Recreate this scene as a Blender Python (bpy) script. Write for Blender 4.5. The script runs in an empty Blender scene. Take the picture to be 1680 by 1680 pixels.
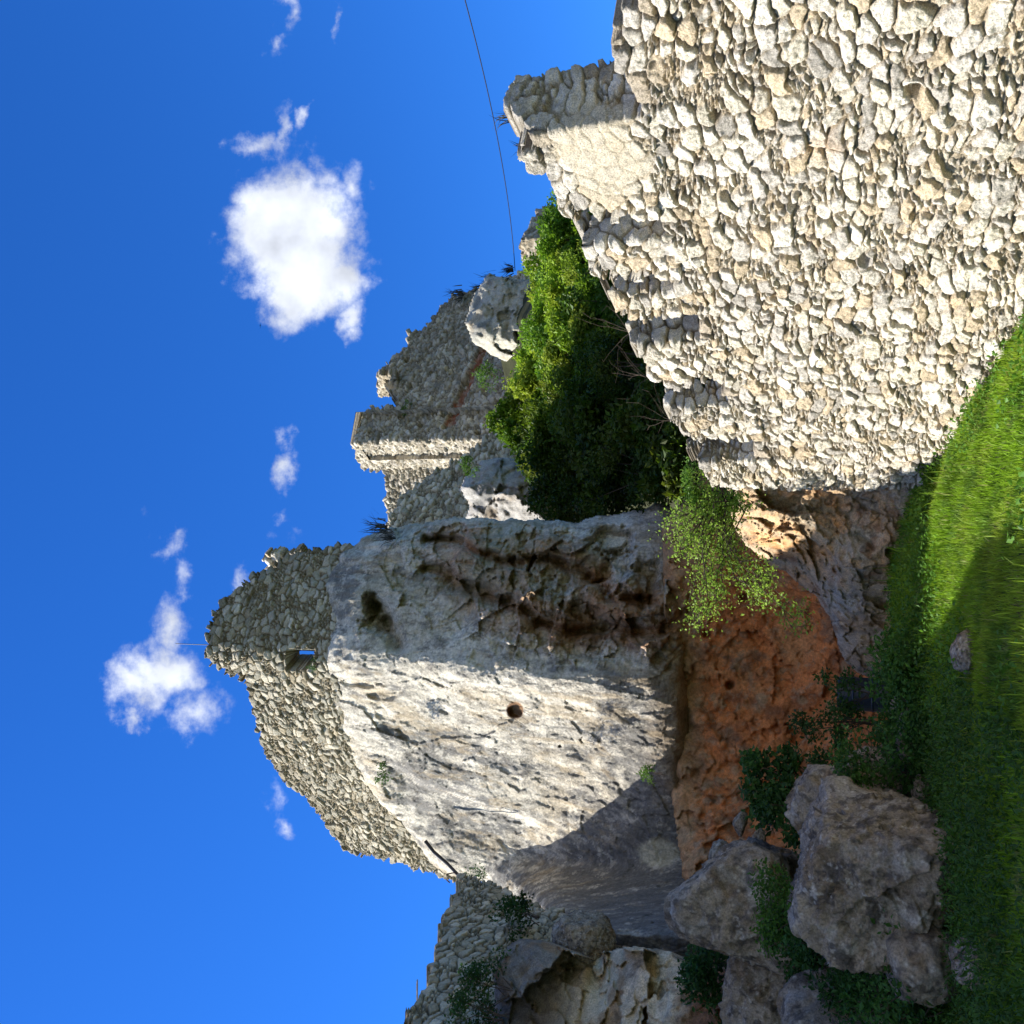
import bpy, bmesh, math, random
import numpy as np
from mathutils import Vector, Matrix

# ------------------------------------------------------------------ scene, camera, light
SC = bpy.context.scene
COL = SC.collection
F = 1685.0
PITCH = math.radians(23.0)
EYE = np.array([0.0, 0.0, 1.6])
FW = np.array([0.0, math.cos(PITCH), math.sin(PITCH)])
UP = np.array([0.0, -math.sin(PITCH), math.cos(PITCH)])
RT = np.array([1.0, 0.0, 0.0])

cam_d = bpy.data.cameras.new('camera')
cam = bpy.data.objects.new('camera', cam_d)
COL.objects.link(cam)
m = Matrix.Identity(4)
for r in range(3):                       # the phone was turned on its side: picture-left is up
    m[r][0] = -UP[r]; m[r][1] = RT[r]; m[r][2] = -FW[r]; m[r][3] = EYE[r]
cam.matrix_world = m
cam_d.sensor_width = 36.0
cam_d.lens = 18.0 / (840.0 / F)
cam_d.clip_start = 0.1
cam_d.clip_end = 8000
SC.camera = cam

SUN_EL = math.radians(39)
sxy = np.array([-0.995, -0.03]); sxy /= np.linalg.norm(sxy)
SUN = np.array([sxy[0] * math.cos(SUN_EL), sxy[1] * math.cos(SUN_EL), math.sin(SUN_EL)])
sd = bpy.data.lights.new('sun', 'SUN')
sd.energy = 5.0
sd.angle = math.radians(0.5)
sd.color = (1.0, 0.975, 0.94)
so = bpy.data.objects.new('sun', sd)
COL.objects.link(so)
so.rotation_euler = Vector(SUN).to_track_quat('Z', 'Y').to_euler()

SC.view_settings.view_transform = 'Standard'
SC.view_settings.look = 'None'
SC.view_settings.gamma = 1
SC.view_settings.exposure = 1.0
SC.view_settings.use_curve_mapping = False


def ray(u, v):
    return FW * F + RT * (u - 840.0) + UP * (840.0 - v)


def P(u, v, Y):
    d = ray(u, v)
    return EYE + d * (Y / d[1])


# ---- world: physical sky with a few clouds placed by direction
W = bpy.data.worlds.new('World'); SC.world = W; W.use_nodes = True
nt = W.node_tree; nt.nodes.clear()
def N(t, **k):
    n = nt.nodes.new(t)
    for a, b in k.items(): setattr(n, a, b)
    return n
def L(a, b): nt.links.new(a, b)
def mth(op, a, b=None, c=None, clamp=False):
    n = N('ShaderNodeMath', operation=op); n.use_clamp = clamp
    for i, x in enumerate((a, b, c)):
        if x is None: continue
        if isinstance(x, (int, float)): n.inputs[i].default_value = x
        else: L(x, n.inputs[i])
    return n.outputs[0]
def vm(op, a, b=None):
    n = N('ShaderNodeVectorMath', operation=op)
    for i, x in enumerate((a, b)):
        if x is None: continue
        if isinstance(x, (tuple, list, np.ndarray)): n.inputs[i].default_value = tuple(float(q) for q in x)
        else: L(x, n.inputs[i])
    return n
sky = N('ShaderNodeTexSky', sky_type='NISHITA')
sky.sun_disc = False; sky.sun_elevation = SUN_EL; sky.sun_rotation = math.atan2(SUN[0], SUN[1])
sky.altitude = 900; sky.air_density = 1.0; sky.dust_density = 0.15; sky.ozone_density = 2.2
hs = N('ShaderNodeHueSaturation'); hs.inputs['Saturation'].default_value = 1.22; hs.inputs['Value'].default_value = 1.0
L(sky.outputs[0], hs.inputs['Color'])
tint = N('ShaderNodeMix', data_type='RGBA', blend_type='MULTIPLY'); tint.inputs[0].default_value = 1
L(hs.outputs[0], tint.inputs[6]); tint.inputs[7].default_value = (0.27, 0.63, 1.10, 1)
tc = N('ShaderNodeTexCoord')
D = tc.outputs['Generated']
fd = mth('MAXIMUM', vm('DOT_PRODUCT', D, FW).outputs['Value'], 0.05)
qx = mth('DIVIDE', vm('DOT_PRODUCT', D, RT).outputs['Value'], fd)
qy = mth('DIVIDE', vm('DOT_PRODUCT', D, UP).outputs['Value'], fd)
cx = N('ShaderNodeCombineXYZ'); L(qx, cx.inputs[0]); L(qy, cx.inputs[1])
Q = cx.outputs[0]
nz = N('ShaderNodeTexNoise'); nz.inputs['Scale'].default_value = 9; nz.inputs['Detail'].default_value = 8; nz.inputs['Roughness'].default_value = .6
L(Q, nz.inputs['Vector'])
off = vm('SUBTRACT', nz.outputs['Color'], (0.5, 0.5, 0.5)).outputs[0]
offs = vm('SCALE', off); offs.inputs['Scale'].default_value = 0.115
QW = vm('ADD', Q, offs.outputs[0]).outputs[0]
# clouds: upright pixel centre u,v, radii, weight
CL = [(1275, 490, 105, 112, 1.9), (1215, 470, 75, 70, 1.5), (1330, 470, 75, 75, 1.5), (1240, 560, 75, 45, 1.25), (1165, 565, 40, 28, .95), (1130, 575, 26, 20, .75),
      (1380, 530, 45, 26, .62), (1345, 580, 55, 32, .6), (1445, 445, 26, 42, .72), (1470, 475, 45, 16, .62), (1500, 505, 26, 10, .5), (1665, 440, 40, 24, .7), (1610, 450, 24, 16, .42), (1655, 540, 16, 12, .5),
      (905, 460, 30, 24, .75), (950, 462, 26, 14, .45), (828, 470, 30, 14, .42), (785, 262, 26, 26, .6), (805, 255, 30, 14, .4), (765, 245, 20, 16, .4),
      (710, 275, 44, 20, .5), (650, 275, 55, 36, .72), (590, 255, 48, 75, 1.05), (570, 215, 50, 52, 1.1), (505, 300, 48, 60, .85), (515, 200, 20, 18, .6), (530, 345, 40, 40, .6),
      (480, 290, 30, 30, .7), (390, 440, 32, 18, .45), (335, 455, 16, 22, .5), (730, 405, 30, 18, .6), (715, 395, 24, 14, .5)]
acc = None
for (u, v, ru, rv, w) in CL:
    c = ((u - 840) / F, (840 - v) / F, 0)
    dv = vm('SUBTRACT', QW, c).outputs[0]
    dv = vm('MULTIPLY', dv, (F / ru / 1.18, F / rv / 1.18, 1)).outputs[0]
    ln = vm('LENGTH', dv).outputs['Value']
    fi = mth('MULTIPLY', mth('SUBTRACT', 1.0, ln), w)
    acc = fi if acc is None else mth('MAXIMUM', acc, fi)
n2 = N('ShaderNodeTexNoise'); n2.inputs['Scale'].default_value = 26; n2.inputs['Detail'].default_value = 10; n2.inputs['Roughness'].default_value = .62
L(Q, n2.inputs['Vector'])
dens = mth('ADD', acc, mth('MULTIPLY', mth('SUBTRACT', n2.outputs[0], .5), 1.9))
mr = N('ShaderNodeMapRange', interpolation_type='SMOOTHSTEP'); mr.inputs[1].default_value = -.02; mr.inputs[2].default_value = 1.0
L(dens, mr.inputs[0])
n3 = N('ShaderNodeTexNoise'); n3.inputs['Scale'].default_value = 16; n3.inputs['Detail'].default_value = 4
L(Q, n3.inputs['Vector'])
cr = N('ShaderNodeMapRange'); cr.inputs[1].default_value = .35; cr.inputs[2].default_value = .65; cr.inputs[3].default_value = .62; cr.inputs[4].default_value = 1.0
L(n3.outputs[0], cr.inputs[0])
cc = N('ShaderNodeMix', data_type='RGBA', blend_type='MULTIPLY'); cc.inputs[0].default_value = 1
cc.inputs[6].default_value = (5.0, 5.3, 5.9, 1); L(cr.outputs[0], cc.inputs[7])
mx = N('ShaderNodeMix', data_type='RGBA'); L(mth('MULTIPLY', mr.outputs[0], .97), mx.inputs[0]); L(tint.outputs[2], mx.inputs[6]); L(cc.outputs[2], mx.inputs[7])
# unseen white cloud added behind the camera to brighten the shaded faces
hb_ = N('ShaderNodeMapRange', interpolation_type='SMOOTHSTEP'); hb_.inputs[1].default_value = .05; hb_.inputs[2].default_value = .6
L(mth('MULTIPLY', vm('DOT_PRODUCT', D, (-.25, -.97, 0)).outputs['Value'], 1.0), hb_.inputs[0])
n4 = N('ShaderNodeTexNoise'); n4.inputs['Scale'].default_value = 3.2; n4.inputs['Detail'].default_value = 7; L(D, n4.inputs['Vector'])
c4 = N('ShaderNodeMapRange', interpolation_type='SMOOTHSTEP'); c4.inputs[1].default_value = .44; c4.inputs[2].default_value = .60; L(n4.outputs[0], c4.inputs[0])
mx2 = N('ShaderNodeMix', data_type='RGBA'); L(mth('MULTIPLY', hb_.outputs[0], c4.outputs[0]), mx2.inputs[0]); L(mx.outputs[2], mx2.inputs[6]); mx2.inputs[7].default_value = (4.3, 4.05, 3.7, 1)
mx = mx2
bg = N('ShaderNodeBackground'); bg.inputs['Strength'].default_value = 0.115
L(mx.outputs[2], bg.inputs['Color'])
wo = N('ShaderNodeOutputWorld'); L(bg.outputs[0], wo.inputs[0])

# ------------------------------------------------------------------ numpy noise
rng = np.random.default_rng(7)
_PERM = rng.permutation(4096)
_G = rng.normal(size=(4096, 3)); _G /= np.linalg.norm(_G, axis=1)[:, None]
_R = rng.random((4096, 4))
def hsh(i, j, k=0):
    i = np.asarray(i, dtype=np.int64); j = np.asarray(j, dtype=np.int64)
    return _PERM[(_PERM[(_PERM[i & 4095] + j) & 4095] + k) & 4095]
def noise(p):
    """gradient noise of an (...,3) array"""
    f0 = np.floor(p).astype(np.int64); f = p - f0
    w = f * f * f * (f * (f * 6 - 15) + 10)
    out = 0
    for a in (0, 1):
        wx = w[..., 0] if a else 1 - w[..., 0]
        for b in (0, 1):
            wy = w[..., 1] if b else 1 - w[..., 1]
            for c in (0, 1):
                wz = w[..., 2] if c else 1 - w[..., 2]
                g = _G[hsh(f0[..., 0] + a, f0[..., 1] + b, f0[..., 2] + c)]
                dt = g[..., 0] * (f[..., 0] - a) + g[..., 1] * (f[..., 1] - b) + g[..., 2] * (f[..., 2] - c)
                out = out + wx * wy * wz * dt
    return out * 1.6
def fbm(p, s, o=4, gain=.5, seed=0.0, ridged=False):
    p = np.asarray(p) * s + seed * 17.31
    a = 1.0; t = 0; n = 0
    for k in range(o):
        x = noise(p)
        if ridged: x = 1 - 2 * np.abs(x)
        t = t + a * x; n += a; a *= gain; p = p * 2.03 + 5.7
    return t / n
def sst(a, b, x):
    t = np.clip((x - a) / (b - a), 0, 1); return t * t * (3 - 2 * t)
def vor3(p, seed=0):
    """cellular noise in 3-D: F1, F2, hash id"""
    f0 = np.floor(p).astype(np.int64)
    d1 = np.full(p.shape[:-1], 9.0); d2 = d1.copy(); idd = np.zeros(p.shape[:-1], dtype=np.int64)
    for a in (-1, 0, 1):
        for b in (-1, 0, 1):
            for c in (-1, 0, 1):
                h = hsh(f0[..., 0] + a + seed, f0[..., 1] + b, f0[..., 2] + c)
                r = _R[h]
                q = np.stack([f0[..., 0] + a + r[..., 0], f0[..., 1] + b + r[..., 1], f0[..., 2] + c + r[..., 2]], -1) - p
                d = np.sqrt((q ** 2).sum(-1))
                n = d < d1
                d2 = np.where(n, d1, np.minimum(d2, d)); idd = np.where(n, h, idd); d1 = np.where(n, d, d1)
    return d1, d2, idd
def facets(p, step=.5, tilt=.5, seed=0, warp=.22):
    """broken rock: every cell its own height and its own tilted plane"""
    p = p + warp * np.stack([fbm(p, .9, 4, .6, seed=1 + seed), fbm(p, .9, 4, .6, seed=2 + seed), fbm(p, .9, 4, .6, seed=3 + seed)], -1) * 2
    f0 = np.floor(p).astype(np.int64)
    d1 = np.full(p.shape[:-1], 9.0); val = np.zeros(p.shape[:-1])
    for a in (-1, 0, 1):
        for b in (-1, 0, 1):
            for c in (-1, 0, 1):
                h = hsh(f0[..., 0] + a + seed, f0[..., 1] + b, f0[..., 2] + c); r = _R[h]
                q = p - np.stack([f0[..., 0] + a + r[..., 0], f0[..., 1] + b + r[..., 1], f0[..., 2] + c + r[..., 2]], -1)
                d = (q ** 2).sum(-1); n = d < d1
                val = np.where(n, (r[..., 3] - .5) * step + tilt * (q * _G[h]).sum(-1), val); d1 = np.where(n, d, d1)
    return val
def stones(s, z, w, h, seed=0, jit=.40, pw=2.2):
    """rubble courses: edge distance (m), stone id, stone centre"""
    gx = s / w; gy = z / h
    j0 = np.floor(gy).astype(np.int64)
    d1 = np.full(s.shape, 9.0); d2 = d1.copy(); idd = np.zeros(s.shape, dtype=np.int64)
    cs = np.zeros(s.shape); cz = np.zeros(s.shape)
    for b in (-1, 0, 1):
        j = j0 + b
        sh = _R[hsh(j, seed, 3)][..., 0]
        i0 = np.floor(gx - sh).astype(np.int64)
        for a in (-1, 0, 1):
            hh = hsh(i0 + a, j, seed)
            r = _R[hh]
            px = i0 + a + sh + .5 + (r[..., 0] - .5) * 2 * jit; py = j + .5 + (r[..., 1] - .5) * 2 * jit * .8
            d = (np.abs(gx - px) ** pw + np.abs(gy - py) ** pw) ** (1 / pw)
            n = d < d1
            d2 = np.where(n, d1, np.minimum(d2, d)); idd = np.where(n, hh, idd)
            cs = np.where(n, px * w, cs); cz = np.where(n, py * h, cz); d1 = np.where(n, d, d1)
    return (d2 - d1) * .5 * min(w, h), idd, cs, cz
def inpoly(x, y, poly):
    c = np.zeros(x.shape, dtype=bool); n = len(poly)
    for i in range(n):
        x0, y0 = poly[i]; x1, y1 = poly[(i + 1) % n]
        if y0 == y1: continue
        k = ((y0 > y) != (y1 > y)) & (x < (x1 - x0) * (y - y0) / (y1 - y0) + x0)
        c ^= k
    return c
def polydist(x, y, poly, closed=True):
    d = np.full(x.shape, 1e9); n = len(poly)
    for i in range(n if closed else n - 1):
        x0, y0 = poly[i]; x1, y1 = poly[(i + 1) % n]
        dx, dy = x1 - x0, y1 - y0; l2 = dx * dx + dy * dy + 1e-9
        t = np.clip(((x - x0) * dx + (y - y0) * dy) / l2, 0, 1)
        d = np.minimum(d, np.hypot(x - x0 - t * dx, y - y0 - t * dy))
    return d
def lerp(a, b, t): return a + (b - a) * t
def mixc(c, col, w):
    return c * (1 - w[..., None]) + np.array(col) * w[..., None]

# ------------------------------------------------------------------ materials
def mat(name, bump=((30, .4),), dist=.02, rough=.95, spec=.15, var=.35, vscale=6, fine=60, transl=0, base=None, fvar=.25):
    M = bpy.data.materials.new(name); M.use_nodes = True
    t = M.node_tree; n = t.nodes; l = t.links; n.clear()
    out = n.new('ShaderNodeOutputMaterial'); pb = n.new('ShaderNodeBsdfPrincipled')
    pb.inputs['Roughness'].default_value = rough; pb.inputs['Specular IOR Level'].default_value = spec
    if base is None:
        at = n.new('ShaderNodeAttribute'); at.attribute_name = 'Col'; src = at.outputs['Color']
    else:
        rg = n.new('ShaderNodeRGB'); rg.outputs[0].default_value = (*base, 1); src = rg.outputs[0]
    tcn = n.new('ShaderNodeTexCoord'); V = tcn.outputs['Object']
    def mul(src, scale, amt, det):
        a = n.new('ShaderNodeTexNoise'); a.inputs['Scale'].default_value = scale; a.inputs['Detail'].default_value = det; a.inputs['Roughness'].default_value = .65
        l.new(V, a.inputs['Vector'])
        r = n.new('ShaderNodeMapRange'); r.inputs[1].default_value = .3; r.inputs[2].default_value = .7
        r.inputs[3].default_value = 1 - amt; r.inputs[4].default_value = 1 + amt; l.new(a.outputs[0], r.inputs[0])
        x = n.new('ShaderNodeMix'); x.data_type = 'RGBA'; x.blend_type = 'MULTIPLY'; x.inputs[0].default_value = 1
        l.new(src, x.inputs[6]); l.new(r.outputs[0], x.inputs[7]); return x.outputs[2]
    if var: src = mul(src, vscale, var, 5)
    if fvar: src = mul(src, fine, fvar, 4)
    l.new(src, pb.inputs['Base Color'])
    prev = None
    for sc, st in bump:
        a = n.new('ShaderNodeTexNoise'); a.inputs['Scale'].default_value = sc; a.inputs['Detail'].default_value = 6; a.inputs['Roughness'].default_value = .7
        l.new(V, a.inputs['Vector'])
        b = n.new('ShaderNodeBump'); b.inputs['Strength'].default_value = st; b.inputs['Distance'].default_value = dist
        l.new(a.outputs[0], b.inputs['Height'])
        if prev: l.new(prev, b.inputs['Normal'])
        prev = b.outputs[0]
    if prev: l.new(prev, pb.inputs['Normal'])
    if transl:
        tr = n.new('ShaderNodeBsdfTranslucent'); l.new(src, tr.inputs['Color'])
        ms = n.new('ShaderNodeMixShader'); ms.inputs[0].default_value = transl
        l.new(pb.outputs[0], ms.inputs[1]); l.new(tr.outputs[0], ms.inputs[2]); l.new(ms.outputs[0], out.inputs[0])
    else: l.new(pb.outputs[0], out.inputs[0])
    return M
M_STONE = mat('near_stone', ((14, .5), (60, .7)), .045, vscale=9, var=.22, fine=75, fvar=.5)
M_STONE2 = mat('castle_stone', ((6, .5), (24, .5)), .06, vscale=2.5, var=.2, fine=16, fvar=.25)
M_FAR = mat('far_stone', ((3, .5), (10, .5)), .1, vscale=1.2, var=.2, fine=7, fvar=.2)
M_ROCK = mat('cliff_rock', ((4, .5), (16, .45)), .09, vscale=2.2, var=.22, fine=13, fvar=.3)
M_ROCKN = mat('near_rock', ((6, .6), (32, .6)), .04, vscale=5, var=.3, fine=38, fvar=.4)
M_EARTH = mat('red_earth', ((5, .7), (22, .7)), .06, vscale=3, var=.3, fine=16, fvar=.3)
M_GROUND = mat('ground_soil', ((8, .5),), .05, vscale=1.5, var=.3, fine=12)
M_LEAF = mat('leaf', (), rough=.55, spec=.3, var=.18, vscale=2.5, fvar=0, transl=.42)
M_GRASS = mat('grass_blade', (), rough=.6, spec=.25, var=.25, vscale=1.3, fvar=0, transl=.4)
M_BARK = mat('bark', ((20, .5),), .02, base=(.09, .065, .045))
M_DARK = mat('black_rubber', (), rough=.5, spec=.4, var=0, fvar=0, base=(.012, .012, .014))
M_IRON = mat('rusty_iron', ((40, .3),), .01, base=(.09, .05, .035))
M_DRY = mat('dry_grass', (), rough=.8, var=.2, fvar=0, base=(.06, .06, .045))
M_BLUE = mat('blue_plastic', (), rough=.4, spec=.5, var=.1, fvar=0, base=(.022, .032, .045))
M_BIRD = mat('bird_feather', (), base=(.02, .02, .022))

# ------------------------------------------------------------------ mesh helpers
def link(name, me, parent=None, mt=None):
    o = bpy.data.objects.new(name, me); COL.objects.link(o)
    if parent is not None: o.parent = parent
    if mt: me.materials.append(mt)
    return o
def tag(o, label=None, cat=None, group=None, kind=None):
    if label: o['label'] = label
    if cat: o['category'] = cat
    if group: o['group'] = group
    if kind: o['kind'] = kind
    return o
def make_mesh(name, V, faces, col=None, smooth=True):
    """V (n,3), faces (m,3|4) arrays or a list of such arrays"""
    if not isinstance(faces, list): faces = [faces]
    faces = [np.asarray(f, dtype=np.int32) for f in faces if len(f)]
    me = bpy.data.meshes.new(name)
    me.vertices.add(len(V)); me.vertices.foreach_set('co', np.asarray(V, dtype=np.float32).ravel())
    nl = sum(f.size for f in faces); nf = sum(len(f) for f in faces)
    me.loops.add(nl); me.polygons.add(nf)
    me.loops.foreach_set('vertex_index', np.concatenate([f.ravel() for f in faces]))
    tot = np.concatenate([np.full(len(f), f.shape[1], dtype=np.int32) for f in faces])
    st = np.concatenate([[0], np.cumsum(tot)[:-1]]).astype(np.int32)
    me.polygons.foreach_set('loop_start', st)
    me.polygons.foreach_set('use_smooth', np.full(nf, smooth))
    if col is not None:
        a = me.color_attributes.new('Col', 'FLOAT_COLOR', 'POINT')
        c = np.ones((len(V), 4), dtype=np.float32); c[:, :3] = np.clip(col * (np.array([1.08, 1.0, .84]) if smooth else 1.0), 0, .85)
        a.data.foreach_set('color', c.ravel())
    me.update(calc_edges=True); me.validate()
    return me
def grid_mesh(name, Pg, keep, col, back=None, closeback=False):
    """Pg (r,c,3), keep (r-1,c-1) face mask; back (r,c,3): where the rim is drawn back to"""
    R, C = Pg.shape[:2]
    idx = np.arange(R * C).reshape(R, C)
    a, b, c_, d = idx[:-1, :-1], idx[:-1, 1:], idx[1:, 1:], idx[1:, :-1]
    f = np.stack([a[keep], b[keep], c_[keep], d[keep]], -1)
    V = Pg.reshape(-1, 3); Cc = col.reshape(-1, 3)
    extra = []
    if back is not None:
        K = np.zeros((R + 1, C + 1), dtype=bool); K[1:-1, 1:-1] = keep
        e = []
        t = K[1:, 1:] & ~K[:-1, 1:]; r, c = np.nonzero(t[:, :-1] if t.shape[1] > C else t)
        # edges along rows (between vertex (r,c)-(r,c+1)): faces above/below
        up = np.zeros((R, C - 1), dtype=bool); dn = np.zeros((R, C - 1), dtype=bool)
        dn[:-1] = keep; up[1:] = keep
        r, c = np.nonzero(dn & ~up); e.append(np.stack([idx[r, c + 1], idx[r, c]], -1))
        r, c = np.nonzero(up & ~dn); e.append(np.stack([idx[r, c], idx[r, c + 1]], -1))
        lf = np.zeros((R, C - 1 + 1), dtype=bool); rt = lf.copy()
        lf = np.zeros((R - 1, C), dtype=bool); rt = np.zeros((R - 1, C), dtype=bool)
        rt[:, :-1] = keep; lf[:, 1:] = keep
        r, c = np.nonzero(rt & ~lf); e.append(np.stack([idx[r, c], idx[r + 1, c]], -1))
        r, c = np.nonzero(lf & ~rt); e.append(np.stack([idx[r + 1, c], idx[r, c]], -1))
        e = np.concatenate(e)
        off = len(V)
        V = np.concatenate([V, back.reshape(-1, 3)]); Cc = np.concatenate([Cc, Cc])
        extra.append(np.stack([e[:, 0], e[:, 1], e[:, 1] + off, e[:, 0] + off], -1))
        if closeback: extra.append(f[:, ::-1] + off)
    fa = np.concatenate([f] + extra)
    used = np.unique(fa); mp = np.zeros(len(V), dtype=np.int64); mp[used] = np.arange(len(used))
    return make_mesh(name, V[used], mp[fa], Cc[used])

def tube(paths, sides=5):
    """paths: list of (points, radii) -> V,F"""
    V = []; Fc = []; o = 0
    for pts, rad in paths:
        pts = np.asarray(pts, float); n = len(pts)
        for i in range(n):
            t = pts[min(i + 1, n - 1)] - pts[max(i - 1, 0)]; t /= np.linalg.norm(t) + 1e-9
            a = np.cross(t, [0.3, .2, 1]); a /= np.linalg.norm(a) + 1e-9; b = np.cross(t, a)
            for k in range(sides):
                q = 2 * math.pi * k / sides
                V.append(pts[i] + rad[i] * (a * math.cos(q) + b * math.sin(q)))
        for i in range(n - 1):
            for k in range(sides):
                k2 = (k + 1) % sides
                Fc.append((o + i * sides + k, o + i * sides + k2, o + (i + 1) * sides + k2, o + (i + 1) * sides + k))
        o += n * sides
    return np.array(V), np.array(Fc)

# ------------------------------------------------------------------ masonry walls
def resample(plan, step, smooth):
    pl = np.array(plan, float)
    seg = np.hypot(*np.diff(pl, axis=0).T); cum = np.concatenate([[0], np.cumsum(seg)])
    n = max(2, int(cum[-1] / step) + 1); s = np.linspace(0, cum[-1], n)
    x = np.interp(s, cum, pl[:, 0]); y = np.interp(s, cum, pl[:, 1])
    if smooth > step:
        k = int(smooth / step) | 1
        if k > 1:
            ker = np.hanning(k + 2)[1:-1]; ker /= ker.sum()
            dx0, dy0 = x[1] - x[0], y[1] - y[0]; dx1, dy1 = x[-1] - x[-2], y[-1] - y[-2]; h = k // 2
            xp = np.concatenate([x[0] - dx0 * np.arange(h, 0, -1), x, x[-1] + dx1 * np.arange(1, h + 1)])
            yp = np.concatenate([y[0] - dy0 * np.arange(h, 0, -1), y, y[-1] + dy1 * np.arange(1, h + 1)])
            x = np.convolve(xp, ker, 'valid'); y = np.convolve(yp, ker, 'valid')
    return s, x, y
def hit(S, X, Y, u, v):
    """ray of upright pixel (u,v) against the vertical wall over plan X,Y: returns s,z"""
    d = ray(u, v); k = X * d[1] - Y * d[0]      # sign change where the ray's heading crosses the plan
    i = np.nonzero(np.sign(k[:-1]) != np.sign(k[1:]))[0]
    if len(i) == 0:
        i = 0 if abs(k[0]) < abs(k[-1]) else len(X) - 2
    else: i = i[np.argmin(Y[i])]
    t = k[i] / (k[i] - k[i + 1] + 1e-12)
    y = Y[i] + t * (Y[i + 1] - Y[i]); s = S[i] + t * (S[i + 1] - S[i])
    return s, EYE[2] + d[2] / d[1] * y
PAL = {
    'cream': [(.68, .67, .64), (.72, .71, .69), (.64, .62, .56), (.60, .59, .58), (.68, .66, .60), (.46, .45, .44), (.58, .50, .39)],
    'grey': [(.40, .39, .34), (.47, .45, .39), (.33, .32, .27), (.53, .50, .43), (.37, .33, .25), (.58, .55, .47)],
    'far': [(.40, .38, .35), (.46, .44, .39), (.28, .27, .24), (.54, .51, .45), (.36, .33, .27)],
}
def masonry(name, plan, outline, w, h, res, pal='grey', mortar=(.3, .26, .2), depth=.05, thick=.8, holes=(), smooth=0, batter=0, seed=1,
            M=None, parent=None, extra=None, colf=None, zlow=None, closeback=False, rough=.012, ragged=True, outline_sz=None, small=.3, warp=.22, lev=1.5, joint=.0, tilt=1.0, jcol=(.2, .16, .11)):
    S, X, Y = resample(plan, res, smooth)
    sz = [hit(S, X, Y, u, v) for u, v in outline]
    if zlow is not None: sz = sz + [(S[-1] + 1, zlow), (sz[0][0], zlow)]
    pz = [p[1] for p in sz]; z0, z1 = min(pz), max(pz) + h
    ss = np.clip([p[0] for p in sz], S[0], S[-1])
    i0 = max(0, int(np.searchsorted(S, min(ss) - w)) ); i1 = min(len(S), int(np.searchsorted(S, max(ss) + w)) + 1)
    s1 = S[i0:i1]; zz = np.arange(z0, z1, res)
    s, z = np.meshgrid(s1, zz); x = np.broadcast_to(X[i0:i1], s.shape); y = np.broadcast_to(Y[i0:i1], s.shape)
    tx = np.gradient(X)[i0:i1]; ty = np.gradient(Y)[i0:i1]; ln = np.hypot(tx, ty)
    nx, ny = ty / ln, -tx / ln
    sg = np.where(nx * (-X[i0:i1]) + ny * (-Y[i0:i1]) > 0, 1, -1)
    if sg.mean() < 0: nx, ny = -nx, -ny
    nx = np.broadcast_to(nx, s.shape); ny = np.broadcast_to(ny, s.shape)
    p3 = np.stack([s, z, np.full(s.shape, seed * 3.7)], -1)
    ws = s + w * warp * fbm(p3, 1.3 / w, 2, seed=1) * 1.5 + w * .8 * fbm(p3, .22 / w, 2, seed=4)
    wz = z + h * warp * fbm(p3, 1.3 / w, 2, seed=2) * 1.5 + h * 1.1 * fbm(p3, .25 / w, 2, seed=5)
    e, idd, cs, cz = stones(ws, wz, w, h, seed)
    e2, id2, _, _ = stones(ws + 3, wz + 5, w * .5, h * .52, seed + 9)
    e3, id3, _, _ = stones(ws + 1, wz + 2, w * .33, h * .4, seed + 19)
    r = _R[idd]; r2 = _R[id2]
    sub = r[..., 2] < small; sub3 = r[..., 2] < small * .3
    e = np.where(sub, np.minimum(e, e2), e); e = np.where(sub3, np.minimum(e, e3), e)
    sid = np.where(sub3, id3, np.where(sub, id2, idd)); rr = _R[(sid * 7 + idd) & 4095]
    e = e + h * .035 * fbm(p3, 5 / w, 3, .6, seed=14)
    gap = h * np.clip(.0 + .10 * fbm(p3, .6 / w, 3, seed=8), .004, 1)
    prof = sst(gap * .5, gap * .5 + h * .085, e)
    dome = sst(0, h * .3, e)
    hgt = depth * (prof * (.55 + lev * (rr[..., 0] - .3)) + .16 * dome) - joint * sst(.011, .0, e - gap * .5)
    fr = facets(np.stack([s / (w * .42), z / (h * .5), p3[..., 2]], -1), .7, .8, 5, .05)
    hgt = hgt + prof * depth * tilt * ((rr[..., 1] - .5) * (wz - cz) / h * 2.2 + (rr[..., 3] - .5) * (ws - cs) / w * 2.2)
    hgt = hgt + .2 * depth * fr + rough * fbm(p3, 2.5 / h, 4, .7, seed=3) + depth * .8 * fbm(p3, .35 / w, 3, seed=6)
    pl = np.array(PAL[pal]); ci = (rr[..., 3] * 9.7 + rr[..., 1] * 5.1) % 1 * len(pl)
    col = pl[ci.astype(int) % len(pl)]
    col = col * (.86 + .26 * rr[..., 0])[..., None]
    col = mixc(col, mortar, 1 - prof)
    if joint: col = mixc(col, jcol, sst(.010, .0, e - gap * .4) * .75 * sst(-.25, .15, fbm(p3, 1.5, 3, seed=44)))  # dark brown mortar, with the joints' shadow painted in
    ctx = dict(s=s, z=z, S=S, X=X, Y=Y, p3=p3, sz=sz, prof=prof, e=e, hit=lambda u, v: hit(S, X, Y, u, v))
    if extra is not None: hgt = extra(ctx, hgt)
    if colf is not None: col = colf(ctx, col)
    hgt = hgt - batter * (z - z0)
    dx_ = cs - (ws - s) if ragged else s; dz_ = cz - (wz - z) if ragged else z
    inside = inpoly(dx_, dz_, sz)
    for hp in holes:
        hs_ = [hit(S, X, Y, u, v) for u, v in hp]
        inside &= ~inpoly(s, z, hs_)
    keep = inside[:-1, :-1] & inside[1:, 1:] & inside[:-1, 1:] & inside[1:, :-1]
    Pg = np.stack([x + nx * hgt, y + ny * hgt, z], -1)
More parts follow.
